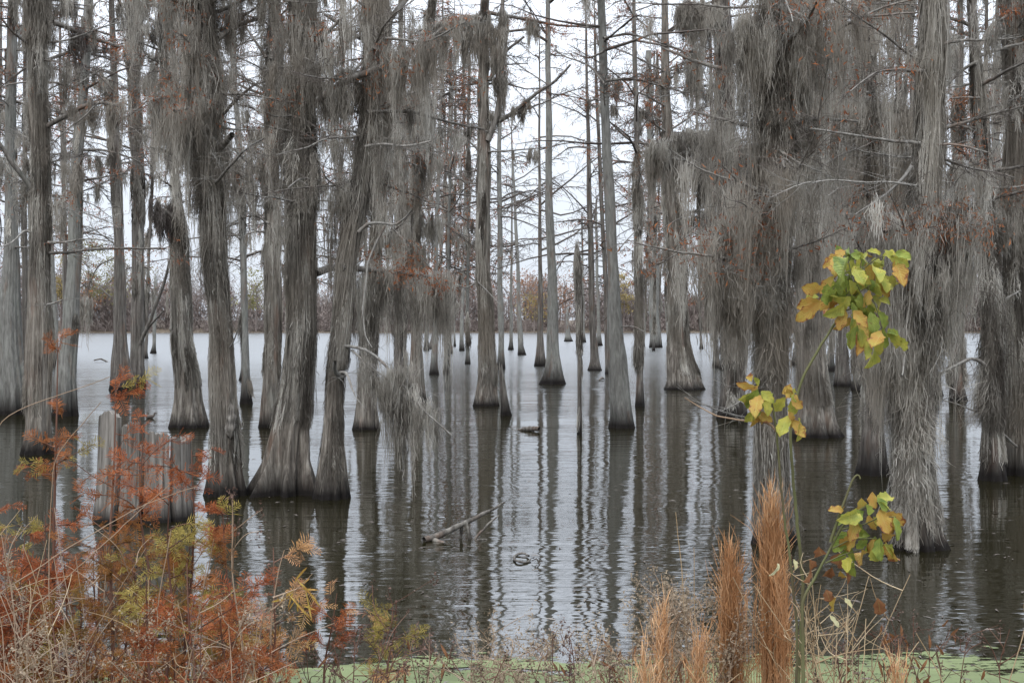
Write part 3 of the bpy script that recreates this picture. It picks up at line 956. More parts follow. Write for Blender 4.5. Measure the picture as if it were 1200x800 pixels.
t = T([(387, 583, 44), (387, 560, 38), (388, 520, 32), (391, 470, 27), (393, 435, 27), (398, 400, 27), (408, 300, 24), (416, 250, 24), (424, 200, 24), (433, 100, 27), (436, 0, 31)], 'bark_moss', 'leaning cypress with a knobbly branch stub low down, touching the widest trunk', lean=0.02, fl=.16)
t.coat(110, 410, .05, 2600, .9); t.coat(180, 400, .08, 1000, 1.1); t.coat(-60, 120, .02, 700, .6)
t.coat(410, 540, .012, 500, .5)
t.pl([(400, 442), (392, 435), (393, 424)], .05, .03, -.35, mat='deadwood')
t.pl([(398, 437), (407, 435), (412, 450), (418, 465)], .035, .012, -.5, mat='deadwood', twigs=6)
t.pl([(372, 118), (400, 97), (430, 84), (455, 71), (490, 52), (520, 32)], .05, .035, -.35, mat='limb', rust=420, twigs=30, moss=[(.02, .35, 1.0, 12, 120), (.4, .62, .55, 5, 90), (.62, .8, 1.2, 9, 130), (.8, 1, .8, 6, 110)])
t.pl([(420, 272), (432, 262), (448, 262), (462, 266), (478, 254), (482, 248)], .035, .016, -.5, mat='deadwood', twigs=4)
t.pl([(451, 265), (434, 300), (431, 330), (425, 370), (430, 395), (437, 408)], .022, .012, -.55, mat='deadwood', twigs=3)
t.pl([(400, 314), (425, 314), (445, 318), (480, 320), (505, 322), (530, 326)], .05, .03, .8, mat='limb', rust=1100, twigs=14, moss=[(.18, .98, 1.7, 20, 120), (.2, .98, .7, 12, 90)])
t.pl([(402, 405), (420, 405), (440, 412), (455, 428), (475, 450), (497, 476), (530, 505)], .03, .012, -.7, mat='deadwood', twigs=14, moss=[(.40, .80, .9, 16, 110), (.36, .62, 1.2, 8, 90)])
t.pl([(412, 410), (425, 420), (445, 436), (470, 455)], .02, .01, -.4, mat='deadwood', twigs=8, moss=[(.4, 1, .7, 9, 90)])
t.pl([(428, 172), (450, 168), (480, 172), (505, 165)], .03, .016, -.5, mat='deadwood', twigs=26)
t.pl([(430, 132), (455, 130), (480, 130), (520, 142), (565, 152)], .03, .014, .4, mat='limb', twigs=24, moss=[(.2, .8, .6, 7, 70)])
t.pl([(438, 60), (460, 20), (480, -4)], .05, .03, .5, twigs=14)
t.pl([(422, 45), (400, 30), (380, 18)], .03, .02, .8, twigs=16, rust=160)
t.rlimbs(5, -600, -100, 2.6, moss=.8, ln=1.3)

t = T([(427, 503, 31), (427, 480, 27), (428, 450, 25), (432, 400, 22), (440, 300, 16), (446, 200, 13), (450, 100, 11), (452, 0, 10)], 'bark_moss', 'cypress with a dark wet foot behind the knobbly leaning trunk and its moss veil')
t.coat(100, 450, .13, 3400, 1.1); t.rlimbs(10, 100, 330, 1.0, moss=1, ln=1.6, twigs=12, ns=80, r=.02); t.crown(7.5, 14, 2.4); t.rlimbs(12, -20, 280, 1.5, moss=.9, ln=1.2, rust=80, twigs=18)

t = T([(488, 470, 27), (488, 445, 21), (487, 400, 15), (487, 300, 12), (489, 200, 12), (494, 100, 11), (508, 0, 10)], 'bark_moss', 'mossy cypress with a conical foot among the hanging moss, curving at the top')
t.coat(-20, 400, .13, 3000, 1.1); t.rlimbs(10, 40, 300, 1.3, moss=1, ln=1.6, twigs=12, ns=80, r=.02); t.crown(8, 14, 2.6, rust=300); t.rlimbs(12, -30, 250, 1.7, moss=.7, ln=1.0, rust=160, twigs=22)
t = T([(466, 452, 14), (467, 400, 10), (468, 300, 8), (470, 150, 7), (470, 0, 6)], 'bark_dark', 'thin dark cypress lost among moss veils behind the long rusty limb')
t.crown(4, 28, 2.6, rust=300); t.coat(0, 400, .12, 1800, 1.2); t.beards(90, 1.5, zmax=10, ns=60); t.rlimbs(12, 80, 340, 1.2, moss=1, ln=1.7, twigs=12, ns=80, r=.02)
for (x, y, wd, lab) in [(509, 439, 13, 'thin cypress with a black foot under the moss of the rusty limb'), (523, 437, 8, 'slim dark cypress foot beside a thin trunk under the rusty limb'), (500, 411, 8, 'far slim cypress seen under the hanging moss of the rusty limb'), (541, 411, 8, 'far slim cypress just beyond the mossy end of the rusty limb')]:
    t = T([(x, y, wd), (x, y - 15, wd * .7), (x + 1, y - 60, wd * .5), (x + 3, 250, wd * .42), (x + 9, 80, wd * .3)], 'bark_grey', lab, H=17)
    t.crown(5, 30, 3.2, rust=350)
t = T([(505, 409, 9), (512, 380, 5), (517, 300, 5), (522, 200, 4), (530, 100, 3.5)], 'bark_dark', 'thin dark cypress leaning out over the lake behind the rusty limb', H=18)
t.crown(6, 34, 3.6, rust=500)

t = T([(570, 475, 32), (570, 450, 26), (569, 400, 23), (567, 300, 21), (566, 200, 20), (566, 100, 15), (568, 0, 13)], 'bark_moss', 'straight cypress with spiralling bark and a moss hung fork, standing by a broken dark snag', lean=.015)
t.coat(150, 440, .03, 1800, .9); t.coat(-30, 110, .04, 600, .6)
t.pl([(572, 165), (582, 130), (583, 90), (585, 40), (588, -10)], .09, .06, -.2, moss=[(.05, .95, 1.0, 22, 110)])
t.pl([(585, 142), (600, 133), (625, 112), (650, 96), (668, 76)], .07, .03, -.3, twigs=30, moss=[(.15, .5, .6, 6, 60)])
t.pl([(596, 137), (620, 128), (645, 118), (668, 106), (690, 102)], .035, .012, .3, twigs=34, rust=60)
t.pl([(573, 95), (590, 62), (605, 50), (615, 42)], .06, .035, .3, twigs=16)
t.pl([(565, 22), (545, 20), (525, 28), (505, 32)], .07, .06, -.2, rust=900, moss=[(.0, 1, 1.75, 22, 150), (.0, 1, .8, 10, 120)])
t.pl([(570, 14), (600, 20), (640, 28), (680, 32), (720, 32)], .06, .02, .1, rust=600, twigs=30, moss=[(.05, .16, .5, 4, 90), (.32, .38, 1.1, 4, 120)])
t.pl([(566, 155), (590, 149), (600, 150)], .02, .01, -.4, mat='deadwood')
t.pl([(572, 178), (600, 177), (640, 173)], .03, .015, .2, twigs=10, moss=[(.3, .9, .45, 5, 40)])
t.pl([(566, 182), (545, 160), (525, 148), (500, 142), (478, 130)], .035, .012, .3, twigs=30)
t.pl([(563, 170), (555, 205), (547, 250)], .02, .01, -.3, twigs=3)
t.pl([(558, 330), (545, 340), (520, 322), (500, 312), (487, 290)], .03, .016, -.4, mat='deadwood', twigs=8)
t.pl([(560, 330), (575, 345), (588, 360)], .02, .01, -.6, mat='deadwood')
t.rlimbs(10, -60, 130, 1.8, moss=.5, ln=.8, rust=120, twigs=20)
t.rlimbs(12, -500, -60, 2.8, moss=.6, ln=1.0, rust=80, twigs=18)

t = T([(593, 487, 13), (592, 475, 10), (590, 460, 9), (588, 440, 8), (587, 434, 6)], 'bark_dark', 'short dark broken snag leaning against the foot of the spiral barked cypress', cut=.12, name='dead_snag')
t = T([(587, 432, 11), (587, 410, 8), (586, 300, 7), (585, 200, 6), (586, 60, 5)], 'bark_grey', 'thin straight pale cypress just behind the spiral barked one', H=18)
t.crown(7.5, 26, 3.2, rust=100)
t = T([(599, 410, 8), (599, 400, 5), (599, 350, 3.6), (600, 260, 2.6), (600, 200, 1.5)], 'bark_grey', 'small far cypress with a pointed crown beside the thin straight pale trunk', H=16)
t.crown(6, 26, 4.2, rust=60)
t = T([(611, 416, 12), (610, 405, 7.5), (609, 380, 6), (607, 320, 5), (604, 250, 3.6), (600, 170, 2)], 'bark_grey', 'far pale cypress with a broad black conical foot and slightly curved stem', H=17)
t.crown(6, 28, 4.8, rust=120)
t = T([(634, 429, 15), (634, 415, 11), (633, 390, 9), (633, 300, 6), (632, 200, 4), (632, 120, 3)], 'bark_dark', 'dark slim cypress almost touching the tall pale straight trunk', H=18)
t.crown(6, 26, 4.0, rust=260)
t = T([(650, 450, 30), (650, 438, 24), (649, 415, 17), (648, 380, 14), (646, 300, 11.5), (643, 200, 9), (643, 100, 7.5), (642, 0, 6)], 'bark_grey', 'tall pale straight cypress with a black ribbed cone foot on bright water', H=20, fl=.22, lean=.01)
t.crown(12.5, 19, 3.6, rust=200)
t.pl([(644, 100), (620, 85), (600, 70), (575, 55)], .03, .012, 1.2, twigs=26)
t.pl([(644, 110), (665, 112), (690, 118), (712, 118)], .03, .012, .6, twigs=24)
t = T([(665, 400, 11), (665, 393, 7), (665, 380, 4), (665, 366, 3)], 'bark_grey', 'short broken cypress stub far out, with a cone foot on bright water', cut=.4, name='dead_snag')
t = T([(679, 508, 6), (679, 470, 6), (679, 420, 7), (679, 350, 11), (678, 315, 11), (677, 296, 6)], 'bark_dark', 'slender broken snag wrapped in moss, standing alone on bright water', cut=.1, lean=0, name='dead_snag')
t.coat(296, 400, .02, 500, .5); t.coat(300, 500, .008, 200, .4)
t = T([(697, 434, 18), (697, 422, 12), (695, 390, 9.5), (692, 300, 9), (690, 200, 7), (688, 120, 4.5), (686, 20, 3)], 'bark_dark', 'dark cypress with drooping bare limbs next to the moss wrapped snag', H=18)
t.crown(4.6, 29, 4.0, rust=120)
t = T([(703, 405, 8), (702, 390, 5), (700, 330, 4), (699, 250, 3)], 'bark_grey', 'far slim cypress peeping out beside the dark one with drooping limbs', H=15)
t.crown(5, 23, 4.2, rust=200)
t = T([(684, 401, 7), (684, 390, 4), (683, 330, 3), (682, 250, 2)], 'bark_grey', 'far slim cypress directly behind the moss wrapped snag', H=15)
t.crown(5, 23, 4.2)

t = T([(730, 501, 33), (730, 485, 29), (728, 450, 26), (725, 420, 24), (722, 400, 21), (719, 340, 16), (717, 300, 14), (713, 200, 13), (709, 100, 11), (705, 0, 10)], 'bark_grey', 'pale smooth leaning cypress with a dark wet foot, in front of the bright open water', H=14, lean=.02, fl=.12)
t.pl([(727, 383), (740, 381), (757, 389)], .018, .012, -.5, mat='deadwood')
t.pl([(719, 300), (740, 275), (765, 252)], .02, .01, -.3, mat='deadwood', twigs=6)
t.pl([(722, 350), (712, 372), (704, 376)], .02, .01, .5, twigs=8)
t.pl([(709, 95), (740, 92), (770, 100), (800, 110)], .035, .014, .4, twigs=36, rust=160)
t.pl([(707, 45), (735, 38), (770, 48), (800, 60)], .035, .014, .8, twigs=36, rust=260)
t.pl([(708, 60), (690, 70), (672, 62)], .03, .012, .5, twigs=20, rust=60)
t.pl([(710, 100), (690, 75), (665, 70), (650, 60)], .03, .012, 1.0, twigs=24)
t.rlimbs(8, -80, 20, 2.4, moss=.2, twigs=26, rust=120, r=.04)
t.crown(8, 13, 3.2, rust=200)
t = T([(714, 438, 12), (712, 400, 8), (708, 300, 7), (702, 180, 6), (697, 60, 4)], 'bark_dark', 'thin brown cypress leaning behind the pale smooth one on bright water', H=17)
t.crown(5.5, 26, 3.4, rust=320)

t = T([(750, 476, 12), (750, 440, 10), (749, 400, 10), (749, 330, 10), (749, 270, 9), (747, 180, 8), (745, 60, 7)], 'bark_dark', 'dark slim mossy cypress between the pale leaning trunk and a stubby pale one')
t.coat(265, 420, .10, 1600, .9); t.crown(6.5, 16, 2.8, rust=260); t.coat(180, 260, .2, 700, 1.2)
t = T([(767, 407, 16), (767, 395, 14), (766, 300, 12), (763, 200, 10), (760, 60, 7)], 'bark_grey', 'far pale trunk ringed with bark ridges between two mossy cypresses', H=22)
t.crown(9, 23, 5)
t = T([(799, 456, 50), (799, 445, 42), (798, 430, 36), (797, 400, 30), (795, 350, 28), (792, 300, 26), (785, 200, 21), (779, 100, 13), (780, 0, 10)], 'bark_moss', 'broad based grey cypress with a moss skirt and a lacy twig crown above', H=18, lean=.01)
t.coat(290, 430, .06, 2000, 1.1); t.coat(180, 330, .16, 1500, 1.2)
for (x1, y1, x2, y2) in [(740, 60, 700, 50), (745, 120, 700, 105), (750, 160, 715, 150), (750, 80, 715, 85), (815, 70, 850, 60), (815, 130, 850, 110), (760, 30, 735, 10), (745, 100, 690, 118), (750, 130, 725, 150)]:
    t.pl([(781, y1 + 25), (x1, y1 + 4), (x2, y2)], .045, .014, RNG.uniform(-1.5, 1.5), twigs=44, rust=RNG.integers(0, 300), tl=.9)
t.pl([(785, 180), (800, 160), (815, 110), (826, 85)], .04, .02, -.5, mat='deadwood', twigs=10)
t.pl([(793, 350), (778, 300), (765, 290), (740, 280)], .03, .012, -.4, mat='deadwood', twigs=10)
t.rlimbs(14, 30, 300, 2.2, moss=.6, ln=1.3, twigs=26, rust=100)
t.crown(12, 16, 3.6, rust=200)
t = T([(839, 431, 12), (838, 415, 8), (837, 350, 7), (836, 200, 6), (834, 50, 5)], 'bark_dark', 'thin cypress with a black foot seen in the gap beside the broad moss skirted one', H=18)
t.crown(6, 16, 3.4, rust=200); t.beards(60, 1.8, zmax=12)

# --- the moss hung stand
t = T([(860, 490, 36), (860, 470, 32), (861, 430, 30), (860, 380, 28), (857, 300, 26), (853, 200, 25), (850, 100, 24), (846, 0, 24)], 'bark_dark', 'dark straight cypress rising out of a great cloud of pale moss and twigs', lean=.01)
t.coat(-40, 180, .03, 900, .8); t.coat(180, 460, .12, 3600, 1.1, 'moss'); t.coat(0, 200, .10, 1200, 1.0, 'moss_dark')
t.pl([(850, 168), (830, 158), (805, 155), (780, 165), (760, 172)], .05, .025, -1.5, twigs=40, moss=[(.0, 1, 1.5, 44, 170), (.1, 1, .7, 26, 150)])
t.pl([(850, 185), (825, 185), (800, 195)], .04, .025, -2.2, moss=[(.0, 1, 1.5, 26, 160)], twigs=20)
t.pl([(846, 170), (870, 178), (895, 172), (920, 180)], .05, .025, -1.2, moss=[(.0, 1, 1.6, 34, 160)], twigs=20, rust=200, mmat='moss_dark')
t.pl([(845, 12), (825, 6), (800, 5)], .06, .04, -1.2, moss=[(.0, 1, 1.25, 20, 160), (.5, 1, .6, 10, 140)])
t.pl([(840, 30), (815, 60), (808, 62)], .04, .03, -1.0, moss=[(.5, 1, 2.0, 7, 130)])
t.pl([(850, 108), (828, 104), (800, 108), (770, 112)], .03, .015, -1.4, mat='deadwood', twigs=16)
t.pl([(855, 238), (835, 240), (808, 250), (765, 275)], .03, .012, -1.6, mat='limb', twigs=8)
t.pl([(862, 280), (848, 262), (830, 262)], .05, .03, -.8, moss=[(.3, 1, .55, 14, 130)], mmat='moss_dark', rust=420)
t.rlimbs(10, -500, -40, 2.6, moss=.9, ln=1.3)

t = T([(908, 634, 52), (907, 600, 46), (905, 540, 42), (904, 480, 40), (904, 400, 38), (904, 300, 36), (908, 200, 34), (912, 100, 34), (915, 0, 34)], 'bark_moss', 'moss smothered cypress standing behind the rusty plumes of tall grass', lean=.015)
t.coat(-60, 560, .05, 3600, .9); t.coat(-40, 420, .15, 3600, 1.2); t.coat(380, 590, .05, 2600, 1.0); t.coat(-60, 120, .22, 1500, 1.2)
t.rlimbs(16, -30, 330, 1.5, moss=1, ln=1.7, twigs=14, ns=80, rust=60, r=.02)
t.pl([(900, 262), (880, 258), (855, 268), (835, 285)], .035, .015, -.5, mat='deadwood', rust=420, twigs=60, tl=.5, moss=[(.1, 1, 1.1, 30, 150)])
t.pl([(900, 300), (880, 305), (860, 310), (850, 318)], .03, .012, -.7, mat='deadwood', rust=260, twigs=60, tl=.5, moss=[(.1, 1, .9, 26, 150)])
t.pl([(905, 330), (885, 335), (865, 338)], .025, .012, -.5, mat='deadwood', twigs=50, tl=.45, moss=[(.1, 1, .8, 18, 150)])
t.pl([(900, 240), (890, 250), (880, 262)], .02, .012, -.3, rust=300, twigs=24, tl=.4)
t.pl([(905, 35), (885, 30), (868, 32)], .05, .03, -.2, moss=[(.0, 1, .9, 18, 150)])
t.pl([(915, 60), (940, 42), (962, 22), (985, 8)], .045, .03, -.3, moss=[(.0, .6, .9, 14, 150)])
t.pl([(912, 175), (930, 188), (962, 202)], .02, .01, -.5, mat='deadwood', twigs=10)
t.pl([(905, 488), (880, 492), (840, 482), (802, 466)], .014, .006, -.6, mat='deadwood', twigs=8)
t.pl([(890, 445), (882, 452), (868, 470), (845, 480)], .016, .007, -.5, mat='deadwood', twigs=10)
t.rlimbs(8, -60, 200, 1.1, moss=1, ln=1.0, rust=120, twigs=20, ns=130)
t.rlimbs(5, -900, -120, 2.6, moss=.9, ln=1.3)

t = T([(955, 511, 62), (955, 495, 52), (954, 460, 46), (952, 400, 42), (950, 300, 38), (947, 200, 35), (945, 100, 33), (944, 0, 32)], 'bark_moss', 'stout cypress with a wide pale foot behind the curved green sapling stem', lean=0)
t.coat(-40, 460, .10, 4200, 1.1); t.coat(-40, 300, .20, 2200, 1.3)
t.rlimbs(14, -30, 320, 1.8, moss=1, ln=1.9, twigs=14, ns=80, rust=60, r=.02)
t.rlimbs(12, -30, 300, 1.6, moss=1, ln=1.4, rust=120, twigs=20, ns=120)
t.rlimbs(5, -500, -60, 2.6, moss=.9, ln=1.3)
t.pl([(962, 205), (950, 200), (930, 190)], .02, .01, -.5, mat='deadwood', twigs=4)
t = T([(985, 452, 16), (985, 430, 12), (984, 300, 10), (983, 100, 8)], 'bark_dark', 'slim dark cypress with a wet foot behind the yellow leaves of the sapling', H=17)
t.crown(5, 22, 2.8, rust=300); t.beards(70, 1.8, zmax=11)
t = T([(1006, 457, 18), (1006, 430, 13), (1004, 300, 11), (1000, 100, 9)], 'bark_dark', 'dark cypress wrapped in moss behind the foremost moss draped cypress', H=17)
t.crown(5, 22, 2.8, rust=300); t.beards(80, 2.0, zmax=11); t.coat(100, 430, .15, 1600, 1.3)

t = T([(1026, 556, 40), (1026, 540, 34), (1025, 500, 30), (1022, 400, 28), (1019, 300, 26), (1018, 200, 25), (1018, 100, 26), (1018, 0, 26)], 'bark_dark', 'dark barked cypress standing close behind the foremost moss draped one', lean=.02)
t.coat(-40, 480, .06, 3000, 1.1); t.coat(130, 420, .15, 2000, 1.5)
t.rlimbs(14, 60, 360, 1.6, moss=1, ln=1.7, twigs=14, ns=80, rust=80, r=.02)
t.pl([(1018, 160), (1000, 158), (975, 155), (952, 151)], .03, .018, -1.2, mat='deadwood', twigs=8)
t.pl([(1020, 125), (1035, 122), (1058, 106)], .02, .01, -.8, mat='deadwood', twigs=10)
t.pl([(1012, 62), (990, 55), (975, 45)], .03, .02, -.3, moss=[(.0, 1, .7, 10, 130)])
t.pl([(1032, 40), (1020, 80), (1030, 55)], .03, .02, -.3, twigs=8)
t.pl([(1022, 120), (1040, 130), (1060, 132)], .04, .03, -.6, moss=[(0, 1, 1.9, 30, 140), (0, 1, 1.0, 16, 120)])
t.pl([(1012, 128), (990, 133), (965, 130)], .04, .02, -.6, moss=[(0, 1, 1.8, 30, 140)])
t.pl([(1020, -10), (1040, -14), (1070, -10)], .04, .03, -.6, moss=[(0, 1, .8, 18, 140)])
t.pl([(1018, 188), (996, 208), (978, 226), (960, 234)], .025, .012, -.9, mat='deadwood', twigs=6)
t.pl([(1010, 282), (990, 278), (970, 283)], .02, .012, -.9, mat='limb', twigs=6)
t.rlimbs(8, -40, 300, 1.3, moss=1, ln=1.4, rust=160, twigs=20, ns=120)
t.rlimbs(5, -500, -60, 2.6, moss=.9, ln=1.3)

t = T([(1075, 643, 66), (1075, 625, 58), (1074, 580, 53), (1073, 500, 48), (1072, 420, 44), (1076, 320, 40), (1084, 220, 36), (1090, 120, 32), (1094, 0, 30)], 'bark_moss', 'foremost moss draped cypress, veiled almost down to the waterline beside the low green leaves', lean=.01, fl=.22)
t.coat(-60, 560, .05, 5200, 1.0); t.coat(230, 585, .14, 4600, 1.1); t.coat(480, 630, .012, 1100, .35); t.coat(-40, 260, .10, 2200, .9); t.coat(270, 480, .2, 1800, 1.0)
t.rlimbs(10, 200, 420, 1.0, moss=1, ln=1.2, twigs=14, ns=80, rust=60, r=.016)
t.pl([(1068, 195), (1062, 205), (1040, 226), (1003, 250)], .026, .012, -.4, mat='deadwood', twigs=5)
t.pl([(1085, 172), (1105, 168), (1130, 170), (1158, 178)], .022, .012, -.3, mat='deadwood', twigs=7)
t.pl([(1078, 168), (1050, 166), (1010, 160), (953, 152)], .025, .014, -.5, mat='deadwood', twigs=8)
t.pl([(1090, 290), (1105, 280), (1112, 272)], .02, .01, -.5, mat='deadwood', twigs=30, rust=260, tl=.4)
t.pl([(1085, 245), (1110, 256), (1135, 262)], .02, .01, -.5, mat='deadwood', twigs=50, rust=420, tl=.4, moss=[(0, 1, 1.3, 16, 130)])
t.pl([(1072, 370), (1064, 372), (1063, 390), (1060, 420), (1058, 440)], .018, .012, -.5, mat='deadwood')
t.pl([(1075, 265), (1055, 262), (1035, 272)], .03, .02, -.4, moss=[(0, 1, 1.6, 18, 140)], rust=160, twigs=12)
t.pl([(1072, 370), (1050, 380), (1030, 400)], .03, .02, -.3, moss=[(0, 1, 1.0, 18, 140)], twigs=12)
t.pl([(1080, 330), (1100, 335), (1112, 350)], .03, .02, -.3, moss=[(0, 1, 1.3, 16, 140)], twigs=12)
t.rlimbs(5, -900, -120, 2.6, moss=.9, ln=1.3)

t = T([(1122, 470, 24), (1122, 450, 18), (1122, 350, 15), (1122, 200, 12), (1124, 50, 10)], 'bark_dark', 'slim mossy cypress between the foremost moss draped one and the leaning dark trunk')
t.coat(100, 440, .16, 3000, 1.4); t.rlimbs(10, 30, 330, 1.6, moss=.8, ln=1.5, rust=240, twigs=20); t.crown(8, 16, 2.6, rust=200)
t = T([(1165, 562, 34), (1165, 545, 30), (1164, 500, 27), (1163, 400, 24), (1160, 300, 21), (1157, 200, 19), (1149, 100, 17), (1141, 0, 15)], 'bark_dark', 'dark cypress leaning outwards, its foot merging with a thicker trunk at the picture edge', lean=.01)
t.coat(60, 520, .07, 3000, 1.0); t.coat(220, 480, .16, 1800, 1.3)
t.pl([(1160, 432), (1140, 418), (1120, 430), (1098, 442)], .03, .016, -.5, mat='limb', twigs=6)
t.pl([(1146, 60), (1160, 30), (1180, 20)], .035, .02, .3, twigs=20)
t.pl([(1150, 70), (1130, 80), (1108, 100), (1095, 120)], .035, .02, .3, twigs=20, mat='deadwood')
t.pl([(1155, 138), (1140, 139), (1125, 140)], .03, .02, -.3, rust=60)
t.pl([(1148, 115), (1130, 114), (1115, 116)], .02, .015, -.3, rust=120)
t.rlimbs(10, -40, 260, 1.5, moss=.8, ln=1.1, rust=160, twigs=20)
t.rlimbs(5, -500, -60, 2.6, moss=.9, ln=1.3)
t = T([(1195, 556, 42), (1195, 540, 38), (1194, 500, 34), (1193, 400, 34), (1192, 300, 34), (1190, 200, 36), (1189, 100, 36), (1188, 0, 36)], 'bark_moss', 'thick cypress cut by the picture edge, crossed by pale bare limbs', lean=.0)
t.coat(-40, 500, .06, 3600, .9); t.coat(-40, 110, .16, 1300, .9); t.coat(240, 480, .16, 1600, 1.3)
t.pl([(1188, 97), (1165, 96), (1140, 97), (1110, 101)], .03, .018, -.7, mat='deadwood', twigs=3)
t.pl([(1215, 246), (1190, 234), (1165, 220), (1130, 216), (1088, 217)], .03, .016, -.9, mat='deadwood', twigs=10)
t.pl([(1205, 525), (1190, 524), (1175, 507), (1150, 485), (1120, 475), (1096, 468)], .028, .010, -.8, mat='deadwood', twigs=4)
t.pl([(1205, 335), (1190, 343), (1178, 350)], .02, .01, -.6, mat='deadwood')
t.pl([(1185, 14), (1195, 12), (1175, 14)], .02, .01, -.8, rust=200)
t.pl([(1188, 262), (1170, 258), (1158, 262)], .03, .02, -.4, moss=[(0, 1, 1.4, 12, 130)])
t.rlimbs(5, -500, -60, 2.6, moss=.9, ln=1.3)

# --- trees further in, showing in the gaps between the listed ones
def filler(n, xr, yr, w, lab, group, mossy=.5, bark=('bark_grey', 'bark_dark'), rust=250, nb=40, avoid=(), z0=(4, 7)):
    k = 0
    while k < n:
        x = RNG.uniform(*xr); y = RNG.uniform(*yr)
        if any(a < x < b for a, b in avoid):
            continue
        k += 1
        wd = w * (y - HZ) / 55 * RNG.uniform(.7, 1.3)
        dx = RNG.uniform(-14, 14)
        t = T([(x, y, wd), (x, y - .2 * (y - HZ), wd * .75), (x + dx * .1, y - .5 * (y - HZ), wd * .55), (x + dx * .4, 270, wd * .5), (x + dx, 60, wd * .38)], bark[RNG.integers(0, len(bark))], lab, group=group, H=RNG.uniform(14, 19))
        t.crown(RNG.uniform(*z0), 30, 3.0, rust=int(rust * RNG.uniform(.2, 1.6)))
        if RNG.random() < mossy:
            t.beards(nb, 1.5, zmax=12, ns=30)
            t.coat(60, int(y - 30), .12, 900, 1.2)

filler(12, (-160, 480), (404, 450), 10, 'slim bare cypress deep among the mossy trunks, dark water at its foot', 'slim cypresses deep in the stand over by the shrubs', .75, rust=600, nb=60, avoid=((95, 130), (172, 200), (290, 298)))
filler(13, (845, 1210), (408, 475), 16, 'slim cypress hung with moss deep in the crowded stand behind the sapling', 'slim mossy cypresses deep in the crowded stand', 1, rust=500, nb=110, z0=(2.2, 4))
filler(10, (1200, 1500), (410, 520), 17, 'mossy cypress beyond the picture edge on the crowded side', 'cypresses beyond the crowded edge', .9)
filler(9, (-330, -10), (410, 500), 17, 'cypress beyond the picture edge on the shrubby side', 'cypresses beyond the shrubby edge', .5)
filler(2, (805, 835), (398, 412), 9, 'bare far cypress behind the broad moss skirted one, its limbs a fine lace', 'far cypresses behind the moss skirted one', .7, rust=900, nb=26)
filler(6, (436, 560), (399, 428), 9, 'slim cypress far behind the rusty limb and its moss, one of several alike', 'far slim cypresses behind the rusty limb', .8, rust=700, nb=50)
filler(4, (738, 790), (399, 420), 9, 'slim far cypress in the gap between pale leaning trunk and broad skirted one', 'far cypresses in the gap by the skirted one', .8, rust=700, nb=50)
# ------------------------------------------------------------------ far shore
M['haze_twig'] = fibre_mat('far_bare_branches', [(0.0, (0.13, 0.105, 0.098)), (0.5, (0.20, 0.165, 0.15)), (1.0, (0.29, 0.25, 0.225))], (0.19, 0.135, 0.105), 0.2, 0.03)
M['far_orange'] = fibre_mat('far_orange_leaf', [(0.0, (0.17, 0.085, 0.05)), (0.5, (0.28, 0.145, 0.085)), (1.0, (0.36, 0.21, 0.13))], None, 0.3, 0.2)
M['far_yellow'] = fibre_mat('far_yellow_leaf', [(0.0, (0.20, 0.155, 0.07)), (0.5, (0.30, 0.235, 0.10)), (1.0, (0.38, 0.31, 0.15))], None, 0.3, 0.2)
M['far_olive'] = fibre_mat('far_olive_leaf', [(0.0, (0.13, 0.12, 0.05)), (0.5, (0.21, 0.20, 0.09)), (1.0, (0.30, 0.28, 0.14))], None, 0.3, 0.2)

def wood_cloud(mb, c, h, wid, n, sz):
    "fine branching of leafless trees: c [k,3] feet"
    k = len(c)
    i = RNG.integers(0, k, n)
    t = RNG.beta(1.6, 1.5, n)
    p = c[i] + np.stack([RNG.normal(0, 1, n) * wid[i] * (1 - 0.5 * t), RNG.normal(0, 1, n) * wid[i], h[i] * t], -1)
    d = np.stack([RNG.normal(0, .6, n), RNG.normal(0, .6, n), RNG.uniform(.2, 1.2, n)], -1)
    d /= np.linalg.norm(d, axis=1, keepdims=True)
    sd = np.cross(d, RNG.normal(0, 1, (n, 3)))
    sd /= np.linalg.norm(sd, axis=1, keepdims=True)
    L = sz * RNG.uniform(.6, 2.2, (n, 1))
    mb.tris(np.stack([p - d * L, p + sd * L * .24, p + d * L], 1))

def far_woods():
    mb = MB()
    n = 900
    x = RNG.uniform(-330, 330, n)
    y = FAR + 5 + 4 * wob(x, .7) + RNG.gamma(1.3, 9, n)
    h = (8.5 + 3.2 * wob(x * 2.5, 2.0) + RNG.normal(0, 1.6, n) + (y - FAR) * .10)
    h *= np.where(x < -60, 1.22, 1.0)
    c = np.stack([x, y, np.full(n, .2)], -1)
    tops = c + np.stack([RNG.normal(0, .5, n), RNG.normal(0, .5, n), h * .9], -1)
    mid = (c + tops) / 2 + RNG.normal(0, .25, (n, 3))
    mb.tubes(np.stack([c, mid, tops], 1), np.array([.17, .11, .04])[None] * np.ones((n, 1)), 4)
    wood_cloud(mb, c, h, np.full(n, 1.9), 430000, .44)
    # scrub along the foot
    x = RNG.uniform(-330, 330, 900)
    c2 = np.stack([x, FAR + 2.0 + 4 * wob(x, .7) + RNG.uniform(0, 3, 900), np.full(900, .1)], -1)
    wood_cloud(mb, c2, RNG.uniform(1.2, 4, 900), np.full(900, 1.0), 70000, .30)
    tag(mb.build('far_woods', M['haze_twig'], smooth=False), 'leafless brown woods along the far shore of the lake', 'woods', kind='stuff')

far_woods()

